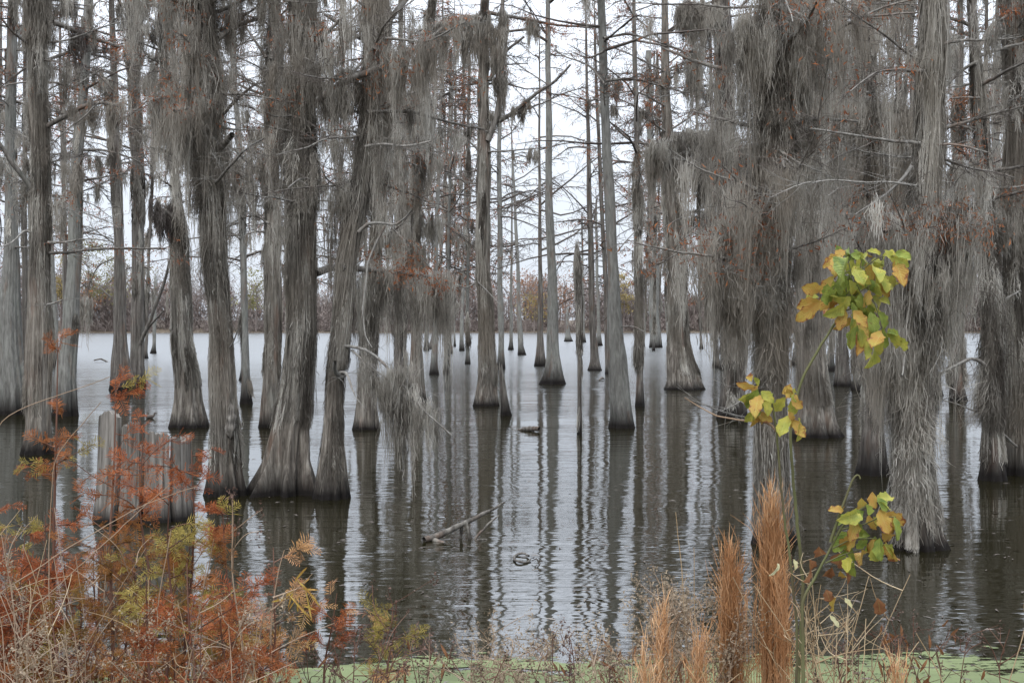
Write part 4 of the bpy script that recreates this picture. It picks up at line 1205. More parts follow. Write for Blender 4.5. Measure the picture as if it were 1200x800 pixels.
def far_tree(x, ytop, D, wpx, mat, label, cat='tree', n=900):
    p = P(x, ytop, D)
    h = p[2]
    base = np.array([p[0], D, .25])
    r = thing('autumn_tree', base, label, cat)
    tb = MB()
    tb.tubes(np.stack([base, base + [0.1, 0, h * .5], base + [0, .1, h * .9]]), np.array([.22, .14, .04]), 6)
    for _ in range(9):
        s0 = base + [0, 0, h * RNG.uniform(.3, .75)]
        a = RNG.uniform(0, 6.28)
        l = h * RNG.uniform(.15, .3)
        tb.tubes(np.stack([s0, s0 + [math.cos(a) * l * .5, math.sin(a) * l * .5, l * .4], s0 + [math.cos(a) * l, math.sin(a) * l, l * .6]]), np.array([.08, .05, .02]), 4)
    tb.build('trunk', M['haze_twig'], r)
    wd = wpx / F * D * .5
    k = 26
    cc = base + np.stack([RNG.normal(0, .5, k) * wd, RNG.normal(0, .5, k) * wd, h * RNG.uniform(.35, 1.0, k)], -1)
    i = RNG.integers(0, k, n)
    c = cc[i] + RNG.normal(0, 1, (n, 3)) * np.array([.32, .32, .22]) * wd * .8
    c[:, 2] = np.maximum(c[:, 2], .6)
    d = RNG.normal(0, 1, (n, 3)); d /= np.linalg.norm(d, axis=1, keepdims=True)
    sd = np.cross(d, RNG.normal(0, 1, (n, 3))); sd /= np.linalg.norm(sd, axis=1, keepdims=True)
    L = RNG.uniform(.3, .75, (n, 1))
    mbb = MB()
    mbb.tris(np.stack([c, c + d * L * .5 + sd * L * .4, c + d * L], 1))
    mbb.build('crown', mat, r, smooth=False)

far_tree(616, 322, 312, 46, M['far_orange'], 'rounded orange autumn tree on the far shore, in the gap behind the pale thin trunks')
far_tree(662, 318, 316, 34, M['far_orange'], 'small orange autumn tree on the far shore beside the tall pale straight trunk', n=500)
far_tree(626, 346, 309, 40, M['far_yellow'], 'low yellow autumn tree on the far shore under the rounded orange one', n=500)
far_tree(731, 324, 314, 22, M['far_yellow'], 'narrow yellow autumn tree on the far shore behind the slim dark mossy cypress')
far_tree(71, 296, 318, 22, M['far_yellow'], 'tall yellow autumn tree on the far shore between the shaggy and the pale leaning trunk')
far_tree(104, 288, 322, 40, M['far_olive'], 'olive green broad tree on the far shore beyond the gap by the dark twin trunks', n=1400)
far_tree(100, 318, 314, 30, M['far_orange'], 'dull red autumn tree on the far shore below the olive green broad one', n=500)
far_tree(300, 318, 314, 36, M['far_olive'], 'olive yellow tree on the far shore seen beside the widest cypress')
far_tree(140, 296, 318, 50, M['far_olive'], 'greenish tree on the far shore right behind the dark twin trunks')

M['driftlog'] = bark_mat('grey_driftwood', (0.025, 0.021, 0.018), (0.085, 0.075, 0.066), (0.22, 0.205, 0.18), -1.0, 0.012, 0.1)
# ------------------------------------------------------------------ stump, driftwood, duck, duckweed
def stump():
    base = G(157, 613)
    D = base[1]
    r = thing('stump', base, 'hollow weathered stump of upright grey slabs standing in water behind the rusty shrubs', 'stump')
    px = D / F
    R = 55 * px
    cx = base[0]
    cy = D + R * .8
    # (angle from, angle to, top row in the photograph, lean)
    slabs = [(-178, -112, 489, .0), (-109, -84, 497, .01), (-80, -46, 508, .03), (-41, 4, 516, .05), (12, 70, 545, .0), (76, 124, 530, .0), (130, 176, 512, .0)]
    for a0, a1, yt, ln in slabs:
        h = P(600, yt, D)[2]
        na, nz = 22, 40
        A, Zz = np.meshgrid(np.radians(np.linspace(a0, a1, na)), np.linspace(-.4, 1, nz))
        u = (A - math.radians(a0)) / math.radians(a1 - a0)
        jag = h * (1 + .035 * np.sin(u * 5 + a0) + np.repeat(np.repeat(RNG.normal(0, .030, 11), 2)[None, :], nz, 0) + .012 * np.sin(u * 37))
        Z = np.where(Zz > 0, Zz * jag, Zz)
        pinch = 1 - .10 * np.clip(Zz, 0, 1) ** 2
        am = math.radians((a0 + a1) / 2)
        A2 = am + (A - am) * np.clip(pinch + .1, 0, 1) * .96
        def shell(rad):
            rr = rad * (1 + .10 * np.exp(-np.clip(Z, 0, 9) / .3) - .06 * np.clip(Zz, 0, 1)) + .006 * np.sin(A * 31) + .004 * np.sin(A * 57 + Z * 2)
            return np.stack([cx + rr * np.cos(A2) + ln * Z, cy + rr * .8 * np.sin(A2), Z], -1)
        o, i = shell(R), shell(R - .085)
        mb = MB()
        mb.grid(o)
        mb.grid(i[:, ::-1])
        mb.grid(np.stack([o[-1], i[-1]], 0))
        mb.grid(np.stack([i[:, 0], o[:, 0]], 1))
        mb.grid(np.stack([o[:, -1], i[:, -1]], 1))
        mb.build('slab', M['stump'], r)

stump()

def log(name, pts, radii, label, cat, mat='wetwood', k=9, branches=()):
    base = np.array(pts[0], float)
    r = thing(name, (base[0], base[1], 0), label, cat)
    def one(pts, radii, nm):
        p = resample(np.array(pts, float), 22)
        q = np.interp(np.linspace(0, 1, 22), np.linspace(0, 1, len(radii)), radii) * (1 + .10 * np.sin(np.arange(22) * 1.7))
        mb = MB(); mb.tubes(p, q, k); return mb.build(nm, M[mat], r)
    one(pts, radii, 'stem')
    for b, rad in branches:
        one(b, rad, 'branch')
    return r

g0 = G(515, 633)
Dl = g0[1]
def W(x, y, dd=0.0):
    return P(x, y, Dl + dd)
log('driftwood', [W(497, 632, -.1), W(508, 629), W(525, 621, .05), W(548, 610, .1), (W(570, 600, .15)), W(592, 588, .2)], [.03, .036, .03, .024, .018, .009],
    'forked dead branch sticking up out of the water, still grey and half sunk', 'driftwood', 'driftlog', branches=[
        ([W(546, 612, .1), W(549, 622, .1), W(551, 640, .12)], [.022, .018, .014]),
        ([W(541, 614, .1), W(541, 626, .15), W(539, 642, .15)], [.02, .016, .012]),
        ([W(552, 638, .1), W(562, 624, .1), W(574, 612, .1), W(586, 603, .1)], [.016, .014, .012, .006]),
        ([W(552, 641, .0), W(560, 632, .0), W(570, 632, .05), W(578, 644, .1)], [.016, .014, .014, .01]),
        ([W(503, 630, .0), W(520, 637, -.1), W(540, 646, -.2)], [.03, .025, .012])])
a, b = G(607, 504), G(632, 506)
log('driftwood', [a + [0, 0, .01], (a + b) / 2 + [0, 0, .03], b + [0, 0, .06]], [.015, .06, .05], 'short dark log floating low on the bright open water', 'driftwood')
c0 = G(610, 655)
th = np.linspace(.3, 6.0, 22)
ring = np.stack([c0[0] + .085 * np.cos(th), c0[1] + .26 * np.sin(th), .016 + .008 * np.sin(th * 2)], -1)
log('vine_loop', list(ring), [.010, .013, .012, .009], 'small dark loop of vine floating on bright water', 'vine', k=6)
d0 = G(634, 661)
log('twig', [d0 + [0, 0, -.03], d0 + [-.04, 0, .06], d0 + [-.09, .1, .02]], [.006, .006, .004], 'tiny bent twig poking out of the water beside the vine loop', 'twig', k=5)
e0, e1 = G(702, 446), G(708, 445)
log('driftwood', [e0 + [0, 0, .01], (e0 + e1) / 2 + [0, 0, .08], e1 + [0, 0, .03]], [.03, .06, .02], 'small dark bit of wood floating by the dark cypress far out', 'driftwood', k=6)
f0 = G(128, 424)
log('driftwood', [P(110, 422, f0[1]), P(118, 420, f0[1]), P(126, 424, f0[1]), P(130, 427, f0[1])], [.04, .05, .05, .03], 'bare curved branch tip reaching over the water beside the dark twin trunks', 'driftwood', k=6)

def skin(name, verts, edges, radii, mat, parent, sub=2):
    me = bpy.data.meshes.new(name)
    me.from_pydata([tuple(map(float, v)) for v in verts], edges, [])
    o = bpy.data.objects.new(name, me)
    COL.objects.link(o)
    o.parent = parent
    m = o.modifiers.new('skin', 'SKIN')
    for i, r in enumerate(radii):
        me.skin_vertices[0].data[i].radius = (r, r) if isinstance(r, (int, float)) else r
    me.skin_vertices[0].data[0].use_root = True
    o.modifiers.new('sub', 'SUBSURF').levels = sub
    o.modifiers['sub'].render_levels = sub
    me.materials.append(mat)
    return o

def simple_mat(name, col, rough=.7):
    m, nt, out = new_mat(name)
    gg = NT(nt)
    pos = gg.n('ShaderNodeNewGeometry').outputs['Position']
    n = gg.noise(pos, 30, 4)
    c = gg.mix(n, tuple(x * .6 for x in col), tuple(min(1, x * 1.4) for x in col))
    b = gg.n('ShaderNodeBsdfPrincipled')
    gg.l(c, b.inputs['Base Color'])
    b.inputs['Roughness'].default_value = rough
    gg.l(b.outputs[0], out.inputs[0])
    return m

def duck():
    base = G(176, 490)
    r = thing('duck', base, 'small dark duck swimming on open water beyond the hollow stump', 'duck')
    s = 1.0
    v = [(0, 0, .07), (.10, 0, .08), (.16, 0, .12), (.175, 0, .19), (.19, 0, .235), (.235, 0, .228), (.27, 0, .222), (-.10, 0, .075), (-.18, 0, .10), (-.24, 0, .13)]
    e = [(0, 1), (1, 2), (2, 3), (3, 4), (4, 5), (5, 6), (0, 7), (7, 8), (8, 9)]
    rad = [.085, .075, .045, .033, .042, .02, .014, .08, .05, .015]
    v = [tuple(c * .6 for c in q) for q in v]
    rad = [q * .6 for q in rad]
    skin('body', v, e, rad, simple_mat('duck_feather', (.075, .06, .05)), r)
duck()

def duckweed():
    xs = np.linspace(-14, 14, 420)
    px = xs / 9.9 * F + 600
    edge_y = np.interp(px, [-2000, 250, 330, 400, 470, 520, 600, 700, 800, 960, 1100, 3000], [792, 792, 788, 780, 771, 766, 772, 773, 771, 766, 764, 764])
    far = np.array([G(600, y)[1] for y in edge_y])
    far = far + .03 * np.sin(xs * 7) + .025 * np.sin(xs * 17 + 1) + .015 * np.sin(xs * 41) + RNG.normal(0, .012, len(xs))
    t = np.linspace(0, 1, 12)
    Y = 8.0 + (far[None] - 8.0) * t[:, None]
    X = np.repeat(xs[None], 12, 0)
    mb = MB()
    mb.grid(np.stack([X, Y, np.full_like(X, .004)], -1))
    # loose rafts off the edge
    n = 260
    k = RNG.integers(0, len(xs), n)
    d = RNG.exponential(.10, n)
    for i, dd in zip(k, d):
        rr = RNG.uniform(.006, .03)
        a = np.linspace(0, 2 * PI, 9)
        q = np.stack([xs[i] + RNG.normal(0, .05) + rr * 1.6 * np.cos(a), far[i] + .02 + dd + rr * np.sin(a), np.full(9, .005)], -1)
        mb.grid(np.stack([np.repeat(q.mean(0)[None], 9, 0), q], 0))
    m, nt, out = new_mat('duckweed_green')
    gg = NT(nt)
    pos = gg.n('ShaderNodeNewGeometry').outputs['Position']
    n1 = gg.noise(gg.mapped(pos, (1.2, 2.6, 1)), 1.0, 5, .6)
    n2 = gg.noise(pos, 140, 3, .6)
    c = gg.ramp(n1, [(.35, (.075, .092, .032)), (.55, (.115, .138, .052)), (.7, (.155, .175, .075))])
    c = gg.mix(gg.math('MULTIPLY', gg.math('SUBTRACT', n2, .5, clamp=True), 3.0, clamp=True), c, (.12, .16, .06))
    b = gg.n('ShaderNodeBsdfPrincipled')
    gg.l(c, b.inputs['Base Color'])
    b.inputs['Roughness'].default_value = .8
    bp = gg.n('ShaderNodeBump'); bp.inputs['Distance'].default_value = .004
    gg.l(n2, bp.inputs['Height']); gg.l(bp.outputs[0], b.inputs['Normal'])
    n3 = gg.noise(gg.mapped(pos, (2.0, 5.0, 1)), 1.0, 6, .7)
    sepy = gg.n('ShaderNodeSeparateXYZ'); gg.l(pos, sepy.inputs[0])
    near_far = gg.math('MULTIPLY', gg.math('SUBTRACT', sepy.outputs['Y'], 8.9, clamp=True), .16)
    hole = gg.math('MULTIPLY', gg.math('SUBTRACT', gg.math('ADD', n3, near_far), .61, clamp=True), 30.0, clamp=True)
    tr = gg.n('ShaderNodeBsdfTransparent')
    mxs = gg.n('ShaderNodeMixShader')
    gg.l(hole, mxs.inputs[0]); gg.l(b.outputs[0], mxs.inputs[1]); gg.l(tr.outputs[0], mxs.inputs[2])
    gg.l(mxs.outputs[0], out.inputs[0])
    tag(mb.build('duckweed', m), 'pale green duckweed film covering the water along the bank', 'duckweed', kind='stuff')
duckweed()

def litter():
    mb = MB()
    n = 1700
    y = np.where(np.arange(n) < 380, RNG.uniform(8.2, 9.8, n), 9.2 + RNG.gamma(1.5, 6.0, n))
    x = RNG.uniform(-.42, .42, n) * y
    a = RNG.uniform(0, 2 * PI, n)
    L = RNG.uniform(.012, .05, n) * np.where(y > 10, 1.3, 1)
    p = np.stack([x, y, np.full(n, .006)], -1)
    d = np.stack([np.cos(a), np.sin(a), 0 * a], -1) * L[:, None]
    s2 = np.stack([-np.sin(a), np.cos(a), RNG.uniform(.0, .4, n)], -1) * L[:, None] * .35
    mb.tris(np.stack([p - d, p + s2, p + d], 1))
    tag(mb.build('floating_litter', M['twig']), 'scattered dead needles and leaf bits floating on the lake', 'leaf litter', kind='stuff')
litter()
# ------------------------------------------------------------------ plants on the bank
M['leaf_g'] = leaf_mat('green_leaf', (.105, .155, .03), (.245, .285, .05), (.36, .25, .06), -.12)
M['leaf_y'] = leaf_mat('yellow_green_leaf', (.22, .25, .045), (.38, .345, .06), (.33, .14, .045), .0)
M['leaf_o'] = leaf_mat('yellow_leaf_with_brown_edges', (.38, .29, .06), (.40, .22, .055), (.20, .075, .03), .22)
M['leaf_b'] = leaf_mat('withered_brown_leaf', (.16, .065, .03), (.25, .11, .05), (.10, .045, .025), .1)
M['leaf_p'] = leaf_mat('pale_cream_leaf', (.50, .48, .30), (.46, .42, .22), (.30, .22, .10), -.1)
M['stem_g'] = fibre_mat('green_sapling_stem', [(0, (.065, .07, .035)), (.5, (.105, .11, .052)), (1, (.15, .145, .08))], (.08, .062, .042), 0, 6)
M['stem_t'] = fibre_mat('dry_tan_stem', [(0, (.12, .08, .055)), (.5, (.27, .195, .135)), (1, (.46, .37, .285))], None, .1, 2)
M['stem_r'] = fibre_mat('red_brown_stem', [(0, (.05, .028, .022)), (.5, (.11, .06, .045)), (1, (.20, .12, .09))], None, .0, 2)
M['straw'] = fibre_mat('dry_straw', [(0, (.22, .15, .085)), (.5, (.38, .28, .17)), (1, (.55, .45, .31))], None, .2, 2)
M['broom'] = fibre_mat('rusty_broomsedge', [(0, (.21, .09, .04)), (.45, (.50, .28, .135)), (1, (.74, .53, .34))], (.34, .16, .07), .25, 3)
M['fluff'] = fibre_mat('seed_fluff', [(0, (.15, .11, .075)), (.5, (.26, .205, .145)), (1, (.38, .31, .23))], None, .3, 5)
M['fluff_d'] = fibre_mat('dark_seed_head', [(0, (.045, .03, .025)), (.5, (.09, .06, .05)), (1, (.17, .11, .09))], None, .1, 5)
M['frond'] = fibre_mat('rusty_feathery_frond', [(0, (.12, .032, .016)), (.45, (.27, .078, .033)), (1, (.42, .165, .075))], (.19, .11, .035), .35, 2.2)
M['frond_y'] = fibre_mat('olive_yellow_frond', [(0, (.15, .12, .03)), (.5, (.26, .21, .06)), (1, (.40, .30, .10))], None, .35, 2.2)
M['frond_p'] = fibre_mat('salmon_pink_frond', [(0, (.30, .11, .06)), (.5, (.42, .19, .12)), (1, (.52, .31, .20))], (.40, .27, .10), .35, 2.5)

def bank_z(x, y):
    d = 8.5 + .35 * math.sin(x * .7) + .2 * math.sin(x * 1.9 + 1) - y
    return (.175 * min(d, 5.2) if d > 0 else d * .28) - .02

def foot(x, D):
    "point of the bank under the picture column x at depth D"
    X = (x - CX) / F * D
    return np.array([X, D, bank_z(X, D)])

def leaflet(mb, a, b, wid, fold=.25, droop=.12, teeth=.30, seed=0, face=None):
    a, b = np.asarray(a, float), np.asarray(b, float)
    L = np.linalg.norm(b - a)
    d = (b - a) / L
    vw = np.array([0, -1.0, .35]) if face is None else face
    sd = np.cross(d, vw); sd /= np.linalg.norm(sd) + 1e-9
    nm = np.cross(sd, d)
    nu, nv = 30, 7
    t = np.linspace(0, 1, nu)
    prof = t ** .9 * (1 - t) ** .72 * 2.15
    tooth = 1 - .22 * (0.5 + 0.5 * np.sin(t * (15 + 2 * (seed % 4)) + seed)) * (teeth / .3) - .09 * np.abs(np.sin(t * 31 + seed)) * (teeth / .3)
    w = wid * prof * tooth
    s = np.linspace(-1, 1, nv)
    wob_ = RNG.uniform(0, 6.28, 4)
    V = np.zeros((nu, nv, 3))
    for j, sj in enumerate(s):
        off = w * sj
        h = fold * np.abs(off) - droop * L * t ** 2 + .03 * L * np.sin(t * 9 + wob_[0] + sj * 2) * abs(sj) + .05 * L * np.sin(t * 4 + wob_[1]) * sj
        V[:, j] = a + d[None] * (t * L)[:, None] + sd[None] * off[:, None] + nm[None] * h[:, None]
    uv = np.stack(np.meshgrid(np.linspace(0, 1, nv), t), -1)
    mb.grid(V, uv=uv)

def leaf_part(lst, conv, D, root, jit=.10, more=0):
    "lst: (bx,by,tx,ty,kind); one leaf per entry, each a part"
    lst = list(lst)
    for (bx, by, tx, ty, kd) in lst[:more]:
        an, ux, uy = RNG.normal(0, .6), tx - bx, ty - by
        ox, oy = RNG.normal(0, 12), RNG.normal(0, 10)
        lst.append((bx + ox, by + oy, bx + ox + .75 * (ux * math.cos(an) - uy * math.sin(an)), by + oy + 12 + .75 * (ux * math.sin(an) + uy * math.cos(an)), 'yyogo'[RNG.integers(0, 5)]))
    for i, (bx, by, tx, ty, kd) in enumerate(lst):
        x0, y0 = conv(bx, by); x1, y1 = conv(tx, ty)
        x1, y1 = x0 + (x1 - x0) * .86, y0 + (y1 - y0) * .86 + 3.5
        dd = RNG.normal(0, jit)
        a = P(x0, y0, D + dd * .5)
        b = P(x1, y1, D + dd + RNG.normal(0, .03))
        mb = MB()
        L = np.linalg.norm(a - b)
        leaflet(mb, a, b, max(L * RNG.uniform(.36, .50), .030) * (.55 if kd == 'p' else 1), fold=RNG.uniform(.15, .95), droop=RNG.uniform(-.05, .5), seed=i, face=np.array([RNG.normal(0, .7), -1.0, RNG.normal(.4, .6)]))
        mb.build('leaf', M['leaf_' + kd], root, uv=True)

def stem_mesh(pts, r0, r1, k=7, n=None):
    p = resample(np.array(pts, float), n or max(10, len(pts) * 5), 0.0008)
    mb = MB()
    mb.tubes(p, np.linspace(r0, r1, len(p)), k)
    return mb, p

# --- the tall sapling
DS = 5.2
tall = thing('sapling', foot(938, DS), 'tall green stemmed sapling crowned with a cluster of yellowing leaves', 'sapling')
sp = [foot(938, DS)] + [P(x, y, DS) for x, y in [(936, 728), (938, 695), (932, 640), (926, 580), (923, 540), (923, 504), (927, 475), (934, 450), (949, 421), (965, 394), (981, 373), (993, 352), (1000, 335), (1008, 318)]]
mb, p = stem_mesh(sp, .0075, .0042, 8, 70)
mb.build('stem', M['stem_g'], tall)
top = [(580, 110, 500, 80, 'g'), (588, 125, 655, 95, 'g'), (610, 120, 660, 140, 'g'), (560, 130, 448, 185, 'o'), (585, 140, 555, 245, 'g'), (620, 150, 600, 232, 'y'), (670, 150, 690, 112, 'y'), (715, 155, 822, 182, 'y'), (775, 132, 870, 108, 'y'), (840, 120, 922, 108, 'g'), (830, 135, 922, 180, 'y'), (650, 195, 700, 290, 'g'), (690, 165, 742, 215, 'o'), (740, 240, 885, 315, 'g'), (720, 255, 700, 305, 'g'), (740, 270, 805, 345, 'o'), (520, 238, 428, 322, 'o'), (512, 248, 500, 305, 'y'), (545, 250, 560, 330, 'g'), (592, 255, 600, 365, 'g'), (445, 350, 328, 330, 'y'), (455, 370, 308, 475, 'o'), (530, 340, 445, 405, 'o'), (505, 315, 545, 385, 'y'), (575, 388, 478, 442, 'y'), (580, 400, 542, 525, 'o'), (610, 335, 640, 425, 'g'), (660, 325, 660, 402, 'g'), (700, 325, 725, 425, 'y'), (722, 340, 795, 415, 'y'), (620, 418, 705, 485, 'o'), (625, 465, 600, 590, 'y'), (650, 480, 690, 610, 'o'), (715, 425, 740, 525, 'g'), (755, 425, 805, 505, 'g'), (690, 485, 702, 605, 'o'), (775, 505, 790, 615, 'g'), (805, 508, 862, 585, 'y'), (858, 555, 902, 622, 'y'), (688, 575, 688, 672, 'y'), (728, 595, 752, 695, 'y'), (630, 260, 660, 330, 'g'), (560, 300, 590, 370, 'y'), (680, 400, 690, 470, 'g'), (640, 300, 610, 350, 'y')]
cv = lambda cx, cy: (860 + cx / 4.445, 270 + cy / 4.445)
extra = []
for (bx, by, tx, ty, kd) in top[:44] + top[5:16]:
    ox, oy = RNG.normal(0, 26), RNG.normal(0, 26)
    an = RNG.normal(0, .5)
    ux, uy = tx - bx, ty - by
    extra.append((bx + ox, by + oy, bx + ox + .8 * (ux * math.cos(an) - uy * math.sin(an)), by + oy + 14 + .8 * (ux * math.sin(an) + uy * math.cos(an)), 'gyygo'[RNG.integers(0, 5)]))
leaf_part(top + extra, cv, DS, tall, .09)
# leaf stalks
hub = np.array([P(1000, 335, DS), P(993, 352, DS), P(1008, 318, DS), P(985, 366, DS)])
for (bx, by, tx, ty, kd) in top[::3]:
    x0, y0 = cv(bx, by)
    h = hub[RNG.integers(0, 4)]
    e = P(x0, y0, DS)
    mb, _ = stem_mesh([h, (h + e) / 2 + [0, 0, .02], e], .0028, .0016, 5, 8)
    mb.build('leaf_stalk', M['stem_g'], tall)

cv2 = lambda cx, cy: (720 + cx / 2.857, 340 + cy / 2.857)
second = thing('sapling', foot(931, DS - .15), 'dark thin sapling with a few yellow brown leaves halfway up and an arching bare twig', 'sapling')
D2 = DS - .15
mb, p = stem_mesh([foot(931, D2)] + [P(x, y, D2) for x, y in [(936, 735), (930, 665), (921, 610), (916, 560), (913, 530), (910, 505), (908, 488), (903, 470)]], .006, .0036, 7, 50)
mb.build('stem', M['stem_g'], second)
mb, p = stem_mesh([P(910, 506, D2), P(906, 498, D2), P(895, 494, D2), P(870, 492, D2 + .1), (P(840, 487, D2 + .15)), P(815, 474, D2 + .2), P(802, 465, D2 + .2)], .0045, .002, 5, 30)
mb.build('twig', M['stem_t'], second)
leaf_part([(460, 305, 435, 278, 'o'), (472, 322, 410, 318, 'o'), (480, 330, 438, 402, 'g'), (470, 395, 432, 440, 'y'), (490, 338, 542, 362, 'y'), (500, 370, 522, 412, 'y'), (480, 415, 530, 422, 'o'), (490, 350, 470, 410, 'g'), (595, 340, 565, 308, 'o'), (590, 345, 632, 368, 'o'), (572, 358, 528, 402, 'y'), (590, 370, 605, 415, 'y'), (582, 418, 548, 472, 'y'), (597, 432, 645, 492, 'o'), (560, 345, 600, 325, 'o')], cv2, D2, second, .05, 15)

cv3 = lambda cx, cy: (900 + cx / 2.667, 380 + cy / 2.667)
D3 = 4.9
low = thing('sapling', foot(950, D3), 'low slanting sapling with broad green and brown leaves over the water', 'sapling')
mb, p = stem_mesh([foot(944, D3)] + [P(*cv3(*q), D3) for q in [(110, 860), (150, 800), (190, 720), (230, 640), (260, 605), (300, 580), (340, 555)]], .009, .003, 7, 50)
mb.build('stem', M['stem_g'], low)
mb, p = stem_mesh([P(*cv3(*q), D3) for q in [(195, 680), (215, 620), (240, 550), (262, 490), (274, 470), (284, 470), (287, 484)]], .006, .003, 6, 36)
mb.build('twig', M['stem_g'], low)
for q in ([(230, 640), (300, 625), (350, 600), (400, 600)], [(200, 700), (260, 670), (340, 668)], [(180, 745), (230, 720), (300, 700)]):
    mb, p = stem_mesh([P(*cv3(*z), D3) for z in q], .003, .0018, 5, 14)
    mb.build('leaf_stalk', M['stem_g'], low)
leaf_part([(235, 583, 188, 562, 'o'), (270, 590, 200, 700 - 90, 'g'), (265, 595, 292, 668, 'g'), (335, 545, 405, 522, 'y'), (340, 540, 372, 585, 'g'), (305, 560, 315, 592, 'g'), (350, 590, 445, 628, 'o'), (350, 585, 385, 645, 'g'), (395, 600, 418, 672, 'g'), (330, 600, 345, 640, 'y'), (275, 655, 180, 692, 'g'), (245, 690, 222, 748, 'g'), (335, 662, 305, 722, 'g'), (350, 665, 345, 735, 'g'), (368, 678, 408, 745, 'o'), (300, 705, 312, 745, 'o'), (268, 742, 272, 785, 'g'), (225, 770, 252, 800, 'o'), (300, 585, 240, 610, 'g'), (320, 660, 275, 640, 'g')], cv3, D3, low, .05, 20)
for (x, y, dx, dy, kd) in [(985, 648, -6, 16, 'b'), (975, 664, -10, 14, 'b'), (960, 640, 4, 16, 'b'), (950, 664, -4, 18, 'b'), (990, 668, 8, 14, 'b'), (968, 690, 6, 14, 'b'), (980, 700, -8, 14, 'o'), (990, 700, 10, 10, 'p'), (1028, 700, 6, 22, 'b'), (988, 770, 6, 14, 'b'), (948, 655, 4, 12, 'b'), (912, 660, -4, 14, 'p'), (972, 720, 14, 12, 'p'), (930, 655, 3, 10, 'p')]:
    leaf_part([(x, y, x + dx, y + dy, kd)], lambda a, b: (a, b), D3 + .05, low, .05)

# --- tall rusty grass
def broom(x, D, ytop, wpx, n, label, lean=0.0):
    b = foot(x, D)
    r = thing('broomsedge', b, label, 'grass clump')
    h = P(x, ytop, D)[2] - b[2]
    wd = wpx / F * D * .5
    mb = MB()
    m = 7
    t = np.linspace(0, 1, m)
    for part, (nn, h0, h1, wb, spread) in {'stem': (n // 2, .7, 1.0, .0014, 1.0), 'plume': (n * 5, .03, .12, .0017, 1.0)}.items():
        mb = MB()
        if part == 'stem':
            a = RNG.normal(0, 1, (nn, 2)) * wd * .30
            top_ = a * RNG.uniform(.3, 1.25, (nn, 1)) + RNG.normal(0, .012, (nn, 2))
            H = h * (1 - RNG.beta(1.1, 3.0, nn) * .55)
            bend = RNG.normal(0, .02, (nn, 2)) * np.where(RNG.random((nn, 1)) < .12, 3.0, 1)
            pp = np.zeros((nn, m, 3))
            pp[..., 0] = b[0] + a[:, :1] + (top_[:, :1] - a[:, :1]) * t + bend[:, :1] * np.sin(t * PI) + lean * h * t ** 1.5
            pp[..., 1] = b[1] + a[:, 1:] + (top_[:, 1:] - a[:, 1:]) * t + bend[:, 1:] * np.sin(t * PI)
            pp[..., 2] = b[2] + H[:, None] * t
            mb.tubes(pp, np.linspace(1, .4, m)[None] * wb * RNG.uniform(.6, 1.2, (nn, 1)), 3)
            stems = pp
            o = mb.build('stem', M['broom'], r)
        else:
            # plumes: short fine blades springing upward from the stems
            i = RNG.integers(0, len(stems), nn)
            f = RNG.uniform(.25, 1, nn) ** .8
            c = np.stack([sample_path(stems[j], np.array([ff]))[0] for j, ff in zip(i, f)])
            L = RNG.uniform(h0, h1, nn)
            d = np.stack([RNG.normal(0, .30, nn), RNG.normal(0, .30, nn), np.ones(nn)], -1)
            q = np.stack([c, c + d * L[:, None] * .5, c + d * L[:, None] + RNG.normal(0, .012, (nn, 3))], 1)
            sa = RNG.uniform(0, PI, nn)
            mb.ribbons(q, np.array([.6, 1, .25])[None] * wb * 1.3 * RNG.uniform(.6, 1.6, (nn, 1)), np.stack([np.cos(sa), np.sin(sa), 0 * sa], -1))
            mb.build('plume', M['broom'], r)

broom(905, 5.4, 572, 35, 420, 'tallest rusty grass plume, standing between the sapling stems and a shorter twin')
broom(862, 5.5, 640, 33, 300, 'rusty grass clump with forked tips just beside the tallest plume', -.02)
broom(918, 5.3, 662, 24, 110, 'short rusty grass tuft at the foot of the tallest plume')
broom(776, 5.2, 704, 20, 80, 'thin upright rusty grass tuft beside pale seed fluff')
broom(812, 5.1, 738, 22, 70, 'low ragged rusty grass tuft between the thin tuft and the forked clump', .05)
broom(757, 5.0, 758, 15, 50, 'smallest rusty grass tuft at the bottom beside the thin upright one')
broom(1052, 4.9, 776, 18, 60, 'small pinkish brown grass tip over the duckweed')

# --- feathery rusty seedlings (young cypress)
def frond_mesh(mb, c, d, L, nl=11, wl=.0062):
    "c [n,3] d [n,3]: flat feather sprays"
    n = len(c)
    d = d / (np.linalg.norm(d, axis=1, keepdims=True) + 1e-9)
    sd = np.cross(d, RNG.normal(0, 1, (n, 3)) * .5 + np.array([0, -.3, 1.0]))
    sd /= np.linalg.norm(sd, axis=1, keepdims=True) + 1e-9
    tip = c + d * L[:, None] - np.array([0, 0, .12]) * L[:, None]
    for j in range(nl):
        t = (j + .5) / nl
        p = c + (tip - c) * t
        for s in (-1, 1):
            ll = L * .42 * math.sin(PI * min(1, t * .8 + .2)) * RNG.uniform(.7, 1.2, n)
            e = p + sd * s * ll[:, None] + d * ll[:, None] * .7 + RNG.normal(0, .003, (n, 3))
            mid = p + (e - p) * .5 + d * wl * .7
            mb.tris(np.stack([p, mid, e], 1))
    q = np.stack([c, (c + tip) / 2, tip], 1)
    mb.tubes(q, np.array([.0014, .0011, .0006])[None] * np.ones((n, 1)), 3)

